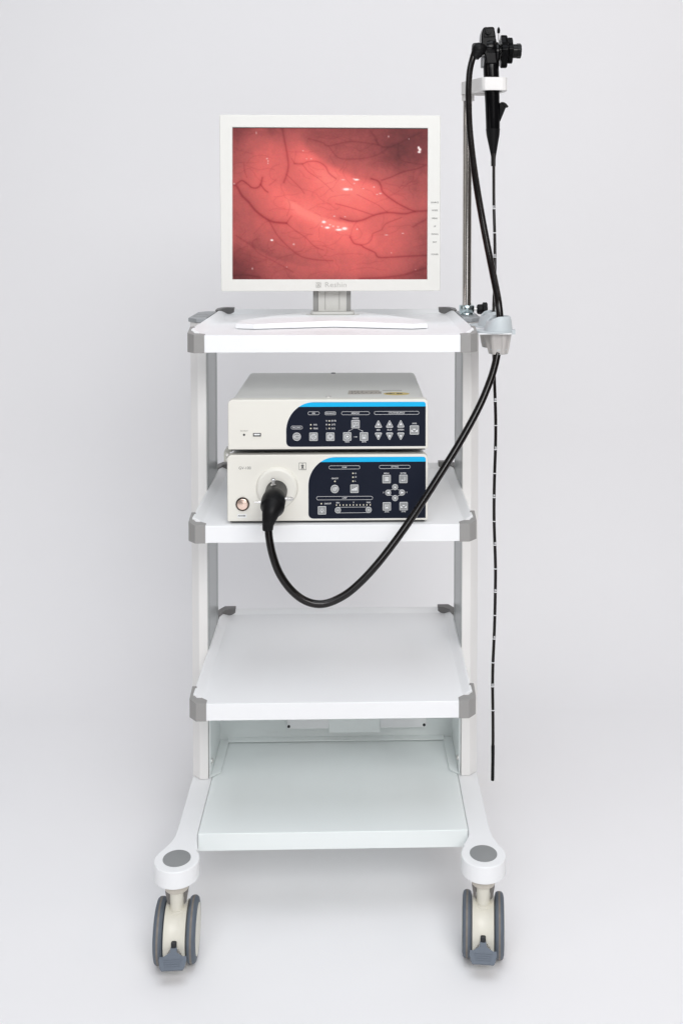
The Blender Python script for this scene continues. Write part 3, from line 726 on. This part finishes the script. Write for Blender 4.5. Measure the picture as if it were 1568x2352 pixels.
for (dx, dy, w, h) in ((-13, 4, 12, 1.2), (-13, 0, 12, 1.0), (-13, -4, 12, 1.2), (-11, 0, 1.2, 12), (-5, 1, 1.2, 10), (5, 4, 10, 1.2), (5, 0, 10, 1), (5, -4, 11, 1.2), (3, 0, 1.2, 12), (9, -1, 1.2, 9)):
    m_.box(c[0]+(dx-w/2)*.001, c[0]+(dx+w/2)*.001, c[1]+(dy-h/2)*.001, c[1]+(dy+h/2)*.001, zt+.0004, zt+.0006)
m_.build('print', M['darkink'], st2)
m_ = MB()
for k in range(16): 
    p = lid(*LQ(760+k*20, 136-k*.2)); m_.box(p[0], p[0]+.003, p[1]-.002, p[1]+.002, zt, zt+.0002)
m_.build('print', M['greyink'], vcs)
m_ = MB()
for xa, xb in ((1038, 1056), (1064, 1186), (1190, 1322)):
    p = lid(xa/1.7417, 1593/1.7417); q = lid(xb/1.7417, 1593/1.7417); m_.box(p[0], q[0], YF+.0223, YF+.0240, zt-.0004, zt+.0001)
m_.build('lid_seam', M['greyink'], vcs)
for u, v in ((754, 911), (766, 852.5)):
    p = lid(u, v); m_ = MB(); m_.lathe([(.0050, 0), (.0048, .0009), (.0020, .0012), (.0019, .0004), (0, .0004)], (p[0], max(min(p[1], .328), .04), zt), (0, 0, 1), 24); m_.build('screw', M['steel'] if v > 900 else M['dark'], vcs)

# lower box: light source
x0 = P2L(103, 900)[0]; x1 = P2(1510, 500)[0]; z1 = P2L(700, 143)[1]; z0 = P2L(500, 1090)[1]
lsr, lbz, lcs = instrument('light_source', 'cream light source box with round plug socket, pump and lamp keys, on the second shelf', 'light source', x0, x1, z0, z1, .36, z0-ZS[1]-.0006)
pn = overlay(lsr, P2, P2(70, 500)[0], P2(1484, 400)[0], P2(700, 84)[1], P2(700, 824)[1], (330*K2, 350*K2), 60*K2, P2(700, 142)[1])
def bar(mb, G, xa, ya, xb, yb, w=.0002):
    a = Vector(G(xa, ya)); b_ = Vector(G(xb, yb)); d = (b_-a).normalized(); q = Vector((-d.y, d.x))*w
    mb.prism([tuple(a-q), tuple(b_-q), tuple(b_+q), tuple(a+q)], YP, YP+.0003, 'Y')
for right in (False, True):
    m_ = MB()
    for q in ((317, 692, 186, 231), (923, 1298, 181, 225), (167, 846, 555, 603)):
        if (q[0] > 900) == right: pill(m_, P2, K2, *q)
    for s_, x, y in (('PUMP', 505, 208), ('SETTING', 1112, 202), ('ON/OFF', 390, 342), ('H', 640, 280), ('M', 641, 326), ('L', 637, 374), ('MENU', 1011, 281), ('ENTER', 1213, 279), ('F', 975, 514), ('V', 1256, 511),
        ('LAMP', 506, 578), ('ON/OFF', 303, 646), ('MIN', 425, 636), ('0', 614, 631), ('MAX', 795, 632), ('SAVE', 1014, 744), ('AWB', 1216, 741)):
        if (x > 900) == right: txt(m_, P2, s_, x, y, 19, K2)
    for q in ((425, 690, 796, 687), (425, 758, 796, 754), (1082, 474, 1064, 482), (1064, 482, 1030, 480), (1148, 474, 1164, 482), (1164, 482, 1195, 478), (1036, 547, 1070, 545), (1070, 545, 1084, 558), (1192, 546, 1160, 545), (1160, 545, 1146, 558)):
        if (q[0] > 900) == right: bar(m_, P2, *q)
    m_.build('lettering', M['ink'], pn)
for x, y in ((390, 377), (608, 280), (608, 327), (608, 375), (227, 647)):
    m_ = MB(); led(m_, P2, x, y); m_.build('indicator_light', M['led'], pn)
for k in range(11):
    p = P2(409+k*40.6, 664-k*.3); m_ = MB(); m_.box(p[0]-.0007, p[0]+.0007, YP-.0002, YP+.0003, p[1]-.0013, p[1]+.0013); m_.build('level_light', M['led'], pn)
for x, y, r, kd, ic in ((388, 468, 49, 'ro', 'pump'), (625, 465, 49, 'sq', 'bars'), (1012, 348, 49, 'sq', 'list'), (1214, 346, 49, 'sq', 'enter'), (1114, 445, 35, 'ro', 'up'), (1031, 513, 35, 'ro', 'left'), (1198, 511, 35, 'ro', 'right'), (1114, 578, 35, 'ro', 'down'),
    (1015, 678, 49, 'sq', 'disk'), (1217, 675, 49, 'sq', 'wb'), (234, 726, 49, 'sq', 'lamp'), (425, 724, 36, 'ro', 'minus'), (796, 720, 36, 'ro', 'plus')):
    key(lsr, P2, K2, x, y, r, kd, ic)
m_ = MB(); p = P2L(353, 330); text_on_y(m_, 'GV-100', p[0], p[1], YF-.0002, 58*KL, -.006, .8, maxw=172*KL)
m_.build('lettering', M['darkink'], lbz)
m_ = MB(); a = P2L(1124, 354); b_ = P2L(1226, 253); w = .0005
m_.ring2(rrect(a[0], b_[0], a[1], b_[1], .0001, 2), rrect(a[0]+w, b_[0]-w, a[1]+w, b_[1]-w, .0001, 2), YF-.0004, YF, 'Y')
def man(pts): m_.prism([P2L(x, y) for x, y in pts][::-1], YF-.0004, YF-.0001, 'Y')
cc = P2L(1175, 270); m_.prism(circ(*cc, 7*KL, 14), YF-.0004, YF-.0001, 'Y')
man([(1152, 300), (1160, 284), (1190, 284), (1198, 300), (1194, 303), (1184, 293), (1186, 312), (1195, 344), (1187, 346), (1175, 322), (1163, 346), (1155, 344), (1164, 312), (1166, 293), (1156, 303)])
m_.build('warning_symbol', M['darkink'], lbz)
a = P2L(247, 1040); b_ = P2L(380, 985)
m_ = MB(); m_.box(a[0], b_[0], YF-.0004, YF-.0001, a[1], b_[1]); sk = m_.build('sticker', M['paper'], lsr)
m_ = MB(); p = P2L(311, 1011); text_on_y(m_, 'POWER', p[0], p[1], YF-.0006, 26*KL, .03, 1, maxw=106*KL); m_.build('lettering', M['darkink'], sk)
c = P2L(322, 842)
m_ = MB(); m_.lathe([(.0120, 0), (.0118, .0022), (.0100, .0024), (.0098, .0010)], (c[0], YF, c[1]), (0, -1, 0), 48); pb = m_.build('power_button', mat('dark_ring', (.07, .055, .045), .2, metal=.9), lsr)
m_ = MB(); m_.lathe([(.0094, .0008), (.0093, .0030), (.0085, .0034), (0, .0036)], (c[0], YF, c[1]), (0, -1, 0), 48); m_.build('push_cap', M['copper'], pb)
c = P2L(815, 607); 
m_ = MB(); m_.lathe([(.0363, 0), (.0360, .003), (.0345, .0065), (.0318, .0085), (.0312, .0088), (.0305, .0088), (.0215, .0100), (.0200, .0100)], (c[0], YF, c[1]), (0, -1, 0), 72)
sr = m_.build('socket_ring', M['cream'], lsr, smooth=25)
SC = Vector((c[0], YF, c[1]))
# clip bracket between the two boxes
q0 = onY(*zm(880, 1780, 3.5636)(55, 245), .03); q1 = onY(*zm(880, 1780, 3.5636)(140, 100), .03)
m_ = MB(); m_.box(q0.x, q1.x, .030, .033, q0.z, q1.z); m_.prism([(q0.x, q1.z+.0002), (q0.x+.014, q1.z+.0002), (q0.x+.020, q1.z+.0075), (q0.x+.004, q1.z+.0075)], .030, .045, 'Y')
cl = m_.build('side_clip', M['clear'], lsr, bevel=.0008)
for zq in (q0.z+.0042, q1.z-.0050):
    m_ = MB(); m_.lathe([(.0028, 0), (.0026, .0012), (.001, .0012), (0, .0006)], (q0.x+.0062, .030, zq), (0, -1, 0), 18); m_.build('screw', M['steel'], cl)

# ------------------------------------------------------------------ hanger pole
XP, YPO = .2617, .280
hg = thing('endoscope_hanger', (XP, YPO, 1.082), 'chrome pole with white plastic holder standing on the right post of the trolley', 'stand')
BQ = zm(1600, 1150, 3.136); DQ = zm(1750, 50, 3.36)
zc1 = onY(*BQ(822, 225), YPO-.014).z; zc0 = onY(*BQ(822, 317), YPO-.014).z
ztop = onY(*DQ(400, 1185), YPO).z
m_ = MB(); m_.cyl((XP, YPO, 1.083), (XP, YPO, ztop+.03), .0090, n=40); m_.build('pole', M['chrome'], hg)
m_ = MB(); m_.lathe([(.0145, zc0), (.0150, zc0+.001), (.0150, zc1-.001), (.0144, zc1), (.0092, zc1)], (XP, YPO, 0), (0, 0, 1), 48)
m_.lathe([(.0150, 1.0822), (.0128, 1.0826), (.0122, zc0-.0006), (.0115, zc0)], (XP, YPO, 0), (0, 0, 1), 48); cl = m_.build('collar', M['zinc'], hg)
zk = onY(*BQ(960, 270), YPO).z
m_ = MB(); m_.cyl((XP+.013, YPO, zk), (XP+.022, YPO, zk), .0022, n=16); m_.build('screw', M['steel'], cl)
m_ = MB(); m_.lathe([(.0075, 0), (.0095, .002), (.0100, .010), (.0085, .0105)], (XP+.0205, YPO, zk), (1, 0, 0), 36, lobes=9, amp=.05)
m_.lathe([(.0105, .0106), (.0130, .0115), (.0130, .019), (.0110, .0205), (0, .021)], (XP+.0205, YPO, zk), (1, 0, 0), 48, lobes=5, amp=.13, phase=.3)
m_.build('clamp_knob', M['blackm'], cl, smooth=30)
# holder: plate with a round hole, its sleeve round the pole
HC = (.3035, .222)
ol = [(.2500,.288),(.2500,.272),(.2525,.264),(.2770,.209),(.2805,.2030),(.2860,.1990),(.3200,.1985),(.3255,.2005),(.3290,.2050),(.3300,.212),(.3295,.235),(.3265,.247),(.318,.262),(.2800,.292),(.2740,.295),(.2560,.295),(.2520,.293)]
def ray_out(a):
    d = Vector((math.cos(a), math.sin(a))); best = None
    for i in range(len(ol)):
        p = Vector(ol[i])-Vector(HC); q = Vector(ol[(i+1) % len(ol)])-Vector(HC); e = q-p
        den = d.x*e.y-d.y*e.x
        if abs(den) < 1e-9: continue
        t = (p.x*e.y-p.y*e.x)/den; s = (p.x*d.y-p.y*d.x)/den
        if t > 0 and -1e-6 <= s <= 1+1e-6: best = t if best is None else min(best, t)
    return (HC[0]+d.x*best, HC[1]+d.y*best)
angs = sorted([2*PI*i/64 for i in range(64)] + [math.atan2(y-HC[1], x-HC[0]) % (2*PI) for x, y in ol])
zt0, zt1 = EYE+.2485, EYE+.2730
m_ = MB(); m_.ring2([ray_out(a) for a in angs], [(HC[0]+.0185*math.cos(a), HC[1]+.0185*math.sin(a)) for a in angs], zt0, zt1, 'Z')
m_.build('holder', M['holder'], hg, bevel=.0030, seg=4)
m_ = MB(); m_.lathe([(.0122, ztop), (.0122, zt0-.0003)], (XP+.001, YPO, 0), (0, 0, 1), 40); m_.build('sleeve', M['holder'], hg, bevel=.0008)
m_ = MB(); m_.ring2(circ(.287, .262, .0145, 36), circ(.287, .262, .0125, 36), zt0-.002, zt0-.0002, 'Z'); m_.build('lower_ring', M['holder'], hg, bevel=.0005)

# ------------------------------------------------------------------ cup holder
zp = EYE-.1985
ch = thing('scope_cup_holder', (.285, .09, zp), 'two grey silicone cups on a white plate beside the top shelf', 'cup holder')
m_ = MB(); m_.prism(rrect(.2525, .3125, .0150, .190, .004), zp-.001, zp+.0008, 'Z'); m_.box(.2525, .2540, .05, .19, zp-.02, zp-.0012)
m_.build('mounting_plate', M['white'], ch, bevel=.0003)
def cup(cx, cy, bx, by):
    c = MB()
    c.prism(circ(cx, cy, .0335, 64), zp+.0010, zp+.0034, 'Z')
    z = zp
    pts = [(.0255, .0035), (.0245, .0080), (.0232, .020), (.0215, .0268), (.0200, .0288), (.0182, .0290), (.0172, .0278), (.0165, .010), (.0160, -.03), (.0140, -.0375), (.0165, -.0385)]
    n = 60; vs = []; fs = []
    for r, h in pts:
        for i in range(n):
            a = 2*PI*i/n; rr = r*(1.16 if 0 else 1); hh = h
            # the left side of the collar is cut lower
            if h > .015: 
                w = max(0, math.cos(a-PI*1.03))**2; hh = h-.010*w; 
            vs.append((bx+rr*math.cos(a), by+rr*math.sin(a), z+hh))
    for k in range(len(pts)-1):
        for i in range(n): j = (i+1) % n; fs.append((k*n+i, k*n+j, (k+1)*n+j, (k+1)*n+i))
    c.add(vs, fs)
    c.prism([(cx+.022, cy-.012), (cx+.0375, cy-.010), (cx+.0385, cy+.004), (cx+.024, cy+.012)], zp-.0030, zp+.0045, 'Z')
    o = c.build('silicone_cup', M['cup'], ch, smooth=40)
    f = MB(); n = 72; vs = []; fs = []
    prof = [(.0215, -.0012), (.0212, -.004), (.0175, -.030), (.0155, -.0385), (.0135, -.0385)]
    for r, h in prof:
        for i in range(n):
            a = 2*PI*i/n; rr = r*(1+.09*(1 if math.cos(6*a+.6) > .2 else -1)*min(1, abs(math.cos(6*a+.6)-.2)*3)) if h < -.002 else r*1.06
            vs.append((bx+rr*math.cos(a), by+rr*math.sin(a), z+h))
    for k in range(len(prof)-1):
        for i in range(n): j = (i+1) % n; fs.append((k*n+i, k*n+j, (k+1)*n+j, (k+1)*n+i))
    f.add(vs, fs); f.build('fluted_funnel', mat('warm_grey_silicone', (.50, .48, .46), .5, cvar=.02), o, smooth=50)
    return o
cup(.2835, .0445, .2925, .0460)
cup(.2855, .1420, .2930, .1430)

# ------------------------------------------------------------------ endoscope
HY = .222
es = thing('endoscope', (.3035, HY, 1.2), 'black flexible endoscope hanging from the white holder, its cord looping to the light source', 'endoscope')
def D(a, b, y=HY): return onY(*DQ(a, b), y)
kd = (2.0/F)/(3.36*1.7417)
def X1(a, y=HY): return D(a, 700, y).x
# grip and lower cone
gp = []
for zy, xl_, xr_ in ((560, 640, 822), (700, 612, 822), (870, 618, 826), (1050, 628, 830), (1280, 640, 833), (1450, 646, 835), (1560, 650, 835)):
    p = D((xl_+xr_)/2, zy); gp.append((p, (xr_-xl_)/2*kd))
m_ = MB(); m_.tube([p for p, r in gp], [r for p, r in gp], 36, 3)
grip = m_.build('grip', M['black'], es, smooth=40)
gp = []
for zy, xl_, xr_ in ((1560, 650, 834), (1562, 647, 837), (1650, 657, 830), (1790, 687, 806), (1930, 716, 782), (1975, 717, 779), (2060, 717, 778)):
    gp.append((D((xl_+xr_)/2, zy), (xr_-xl_)/2*kd))
m_ = MB(); m_.tube([p for p, r in gp], [r for p, r in gp], 36, 1)
m_.build('tapered_boot', M['blackm'], es, smooth=30)
# head
def DD(pts, y=HY): return [(D(a, b, y).x, D(a, b, y).z) for a, b in pts]
A = DD([(575, 340), (580, 280), (600, 222), (612, 210), (735, 205), (748, 225), (765, 330), (770, 430), (772, 600), (790, 700), (640, 705), (625, 600), (590, 520), (575, 430)])
m_ = MB(); m_.prism(A[::-1], HY-.017, HY+.020, 'Y'); hd = m_.build('control_head', M['headblack'], es, bevel=.0045, seg=4)
A = DD([(618, 235), (735, 228), (752, 345), (608, 350)])
m_ = MB(); m_.prism(A[::-1], HY-.0195, HY-.0165, 'Y'); m_.build('front_cover', M['headblack'], hd, bevel=.0012)
c = D(680, 262, HY-.02); m_ = MB(); m_.lathe([(.0053, 0), (.0053, .004), (.0046, .0055), (0, .0058)], (c.x, HY-.0190, c.z), (0, -1, 0), 28); m_.build('remote_button', M['blackm'], hd)
c = D(610, 640, HY+.004); m_ = MB(); m_.prism(DD([(582, 590), (640, 588), (640, 735), (580, 740)], HY+.004)[::-1], HY-.004, HY+.012, 'Y'); m_.build('valve_housing', mat('smoke_grey_plastic', (.16, .165, .175), .3), hd, bevel=.002)
c = D(700, 475); m_ = MB(); m_.lathe([(.0200, -.006), (.0210, 0), (.0205, .0110), (.0190, .0125)], (D(770, 500).x-.012, HY, c.z), (1, 0, 0), 48)
m_.build('head_side', M['black'], hd, smooth=50)
# side drum and knobs, turning on an axle along x
AZ = D(800, 500).z
def xd(a): return D(a, 500).x
m_ = MB(); x0_, x1_ = xd(768), xd(826)
m_.lathe([(.0195, 0), (.0205, .001), (.0205, (x1_-x0_)*.6), (.0175, (x1_-x0_)*.7), (.0160, x1_-x0_)], (x0_, HY, D(800, 535).z), (1, 0, 0), 48); m_.build('knob_drum', M['black'], es, smooth=35)
m_ = MB(); m_.cyl((x1_, HY, AZ), (xd(1000), HY, AZ), .0045, n=20); m_.build('axle', M['steel'], es)
def star(a0, a1, r, zc, lobes, ph, nm, amp=.14):
    xa, xb = xd(a0), xd(a1); L = xb-xa; m_ = MB()
    m_.lathe([(r*.55, 0), (r*.97, L*.03), (r, L*.12), (r, L*.85), (r*.95, L*.98), (r*.5, L)], (xa, HY, D(a0, zc).z), (1, 0, 0), 96, lobes=lobes, amp=amp, phase=ph)
    return m_.build(nm, M['headblack'], es, smooth=40)
star(836, 925, .0300, 527, 5, .25, 'control_knob', .085)
star(932, 998, .0238, 512, 5, .1, 'control_knob', .08)
m_ = MB(); m_.lathe([(.0125, 0), (.0135, .001), (.0135, xd(1060)-xd(995)), (.0120, xd(1062)-xd(995))], (xd(995), HY, D(1, 508).z), (1, 0, 0), 40); kn = m_.build('knob_hub', M['black'], es)
m_ = MB(); L = xd(1116)-xd(1056); m_.lathe([(.0125, 0), (.0140, .001), (.0140, L*.85), (.0130, L)], (xd(1056), HY, D(1, 505).z), (1, 0, 0), 60, lobes=8, amp=.04); m_.build('lock_knob', M['black'], kn, smooth=30)
m_ = MB(); m_.tube([D(830, 500), D(835, 400), D(819, 365), D(817, 275)], [.0007]*4, 8, 4); lv = m_.build('brake_lever', M['steel'], es)
m_ = MB(); m_.lathe([(.0004, 0), (.0026, .0015), (.0031, .0050), (.0026, .0090), (.0012, .0122), (0, .0130)], D(818, 278), (0, 0, 1), 20)
m_.build('lever_paddle', M['blackm'], lv, smooth=60)
# elbow where the universal cord leaves the head
m_ = MB(); EY = HY-.012
cE = D(548, 492, EY-.004)
m_.lathe([(.0001, -.0130)] + [(.0130*math.cos(a), .0130*math.sin(a)) for a in [math.radians(-80+10*q) for q in range(17)]] + [(.0001, .0130)], cE, (0, 1, 0), 32)
m_.tube([D(548, 500, EY-.004), D(528, 545, EY-.005), D(510, 580, EY-.006), D(502, 602, EY-.006), D(499, 618, EY-.006)], [.0120, .0112, .0088, .0080, .0076], 28, 4)
m_.tube([D(640, 480, HY-.004), D(560, 488, EY-.002)], [.0105, .0118], 24, 2)
m_.build('cord_elbow', M['blackm'], es, smooth=50)
m_ = MB(); m_.prism(DD([(462, 425), (475, 408), (560, 398), (560, 500), (455, 530)], EY+.006)[::-1], EY+.002, EY+.014, 'Y'); m_.build('elbow_cap', M['black'], es, bevel=.003, seg=3)
# biopsy port
m_ = MB(); m_.prism(DD([(826, 1215), (848, 1222), (872, 1232), (905, 1262), (912, 1275), (838, 1455), (826, 1470)])[::-1], HY-.0052, HY+.0052, 'Y')
bp_ = m_.build('biopsy_port', M['headblack'], es, bevel=.003, seg=3)
m_ = MB(); m_.prism(DD([(840, 1204), (868, 1202), (892, 1207), (918, 1226), (928, 1240), (944, 1258), (942, 1272), (922, 1272), (906, 1262), (874, 1228), (846, 1216)])[::-1], HY-.0068, HY+.0068, 'Y')
m_.build('port_cap', M['blackm'], bp_, bevel=.0018, seg=3)
# universal cord: (u, v, depth) measured points
cordpts = [(1089.5,118,HY-.018),(1083,140,HY-.020),(1078,165,HY-.026),(1075.5,205,HY-.036),(1076,250,HY-.046),(1078.5,300,HY-.058),(1085,360,HY-.072),(1093,420,HY-.088),(1103,480,.118),(1115,545,.102),(1127,605,.086),(1138,660,.066),(1145,700,.052),(1148,740,.046),(1146,780,.043),(1141,815,.036),(1133,850,.026),(1121,885,.016),(1102,930,.004),(1076,980,-.008),(1046,1032,-.020),(1010,1090,-.034),(975,1145,-.046),(938,1200,-.058),(902,1250,-.070),(865,1297,-.082),(828,1337,-.090),(790,1368,-.096),(745,1387,-.100),(705,1382,-.102),(670,1357,-.102),(642,1318,-.100),(626,1275,-.098),(618,1235,-.095),(616,1205,-.092)]
m_ = MB(); m_.tube([onY(*p) for p in cordpts], [.0060]*7 + [.0064]*(len(cordpts)-7), 20, 6)
m_.build('universal_cord', M['cord'], es, smooth=60)
# insertion tube
ip = [(1133.5,352,.216),(1133.5,420,.205),(1134,480,.196),(1135.5,534,.188),(1136.3,590,.180),(1136,640,.170),(1133.5,700,.152),(1133,760,.143),(1134,840,.140),(1136.8,921,.138),(1138,976,.138),(1137.3,1032,.138),(1135.5,1087,.138),(1134.3,1142,.138),(1134.3,1197,.138),(1136,1251,.138),(1137.5,1306,.138),(1137,1359,.138),(1136,1412,.138),(1134.2,1467,.138),(1131.8,1521,.138),(1130.8,1576,.138),(1131.5,1631,.138),(1131.8,1700,.138),(1131.3,1716,.138)]
IR = .0029
m_ = MB(); m_.tube([onY(*p) for p in ip], IR, 14, 4); it = m_.build('insertion_tube', M['tube'], es, smooth=60)
m_ = MB(); m_.tube([onY(1131.6,1712,.138), onY(1131.6,1716,.138), onY(1131.4,1750,.138), onY(1130.8,1788,.138), onY(1130.7,1793,.138)], [.0031, .0034, .0032, .0033, .0027], 16, 4)
m_.build('bending_tip', M['blackm'], es)
def ipos(v):
    for a, b_ in zip(ip[:-1], ip[1:]):
        if a[1] <= v <= b_[1]:
            t = (v-a[1])/(b_[1]-a[1]); return onY(a[0]+t*(b_[0]-a[0]), v, a[2]+t*(b_[2]-a[2]))
m_ = MB()
for v in (478.7,534.2,589.9,921,976.5,1031.8,1086.6,1142,1196.8,1251.5,1306,1359.4,1412.6,1467,1521.5,1576.4,1631):
    p = ipos(v); m_.cyl((p.x, p.y, p.z-.0008), (p.x, p.y, p.z+.0008), IR+.00015, n=16)
for s_, v, dx in (('120',478.7,-.0012),('110',589.9,.0006),('80',921,0),('70',1031.8,.0008),('60',1142,-.0005),('50',1251.5,.0006),('40',1359.4,.0),('30',1467,.0008),('20',1576.4,0)):
    p = ipos(v); vs, fs, _ = text_mesh(s_, 1, .03); sz = .0072
    W = []
    for q in vs:
        ang = max(-1.4, min(1.4, (-q.x*sz*.62+dx)/IR)); W.append((p.x+(IR+.0002)*math.sin(ang), p.y-(IR+.0002)*math.cos(ang), p.z+.0040-q.y*sz*.8))
    m_.add(W, fs)
m_.build('depth_markings', M['ink'], it)
# connector plugged into the light source
SX, SZ = SC.x, onY(*zm(880, 1780, 3.5636)(812, 655), YF-.010).z
CB = Vector((SX-.0005, 0, SZ))
m_ = MB(); m_.lathe([(.0186, -.0095), (.0186, .045), (.0192, .046), (.0198, .060)], (CB.x, 0, CB.z), (0, -1, 0), 48)
cn = m_.build('connector', M['blackm'], es, smooth=40)
e0 = onY(*zm(880, 1780, 3.5636)(752, 800), -.06)
pts = [(CB.x, -.054, CB.z), (CB.x-.0005, -.068, CB.z-.001), (CB.x-.001, -.080, CB.z-.007)]
Cq = zm(880, 1780, 3.5636)
pts += [tuple(onY(*Cq(725, 960), -.088)), tuple(onY(*Cq(700, 1060), -.092)), tuple(onY(*Cq(685, 1130), -.093)), tuple(onY(*Cq(681, 1185), -.093)), tuple(onY(*Cq(681, 1212), -.093))]
m_.v = []; m_ = MB(); m_.tube(pts, [.0198, .0203, .0200, .0150, .0118, .0096, .0090, .0086], 36, 5)
m_.build('strain_relief', M['blackm'], cn, smooth=50)
zq = onY(*Cq(758, 610), -.034)
m_ = MB(); ht = CB.z+.0180
m_.lathe([(.0040, 0), (.0042, .002), (.0026, .003), (.0024, .008), (.0042, .0085), (.0045, .0105), (.0030, .0120), (.0036, .0135), (0, .0142)], (zq.x, -.034, ht), (0, 0, 1), 24)
m_.build('metal_port', M['steel'], cn, smooth=30)
p = onY(*Cq(905, 768), -.062)
m_ = MB(); m_.lathe([(.0036, -.004), (.0038, .0015), (.0024, .0022), (.0024, .0055), (.0044, .0060), (.0026, .0110), (.0040, .0114), (.0018, .0170), (.0012, .0170)], p, (1, 0, -.02), 24); m_.build('metal_port', M['steel'], cn, smooth=30)
p = onY(*Cq(590, 818), -.066)
m_ = MB(); m_.lathe([(.0036, -.004), (.0036, .0012), (.0026, .0016), (.0026, .0040), (.0013, .0042), (.0013, .0118), (0, .0120)], p, (-1, 0, 0), 20); m_.build('metal_port', M['steel'], cn, smooth=30)

# ------------------------------------------------------------------ light
w = bpy.data.worlds.new('World'); sc.world = w; w.use_nodes = True; nt = w.node_tree; bg = nt.nodes['Background']
tc = nt.nodes.new('ShaderNodeTexCoord'); sp = nt.nodes.new('ShaderNodeSeparateXYZ'); nt.links.new(tc.outputs['Generated'], sp.inputs[0])
cr_ = nt.nodes.new('ShaderNodeValToRGB'); mr = nt.nodes.new('ShaderNodeMapRange'); mr.inputs[1].default_value = -1; mr.inputs[2].default_value = 1
nt.links.new(sp.outputs['Z'], mr.inputs[0]); nt.links.new(mr.outputs[0], cr_.inputs[0])
cr_.color_ramp.elements[0].color = (.30, .29, .29, 1); cr_.color_ramp.elements[1].color = (.80, .80, .82, 1)
e = cr_.color_ramp.elements.new(.5); e.color = (.12, .11, .105, 1)
nt.links.new(cr_.outputs[0], bg.inputs[0]); bg.inputs[1].default_value = .5
def area(name, loc, target, sx, sy, power, color):
    l = bpy.data.lights.new(name, 'AREA'); l.shape = 'RECTANGLE'; l.size = sx; l.size_y = sy; l.energy = power; l.color = color
    o = bpy.data.objects.new(name, l); col.objects.link(o); o.location = loc
    o.rotation_euler = (Vector(target)-Vector(loc)).to_track_quat('-Z', 'Y').to_euler()
    return o
area('softbox_key', (.9, -3.0, 2.6), (0, .3, .7), 1.8, 1.4, 56, (1, .97, .945))
area('softbox_top', (.0, -.9, 3.6), (0, -.1, .1), 2.4, 1.8, 37, (.88, .93, 1))
area('softbox_left', (-2.8, -1.8, 1.6), (0, .2, .8), .8, 1.8, 8, (1, .95, .92))
area('softbox_floor', (-.1, -2.7, 2.3), (0, -.7, 0), 2.4, .8, 25, (.90, .93, 1))
area('added_warm_fill', (2.6, -.6, 3.3), (1.6, 1.45, 2.2), .8, .8, 7, (1, .80, .74))  # added lamp, only there to warm the upper right of the wall
area('softbox_low', (.4, -3.4, .8), (0, .2, .3), 1.6, .9, 8, (.95, .965, 1))

sc.view_settings.view_transform = 'Standard'; sc.view_settings.look = 'None'; sc.view_settings.gamma = 1; sc.view_settings.exposure = -.07
sc.view_settings.use_curve_mapping = False
sc.render.engine = 'CYCLES'
sc.cycles.max_bounces = 8; sc.cycles.diffuse_bounces = 5
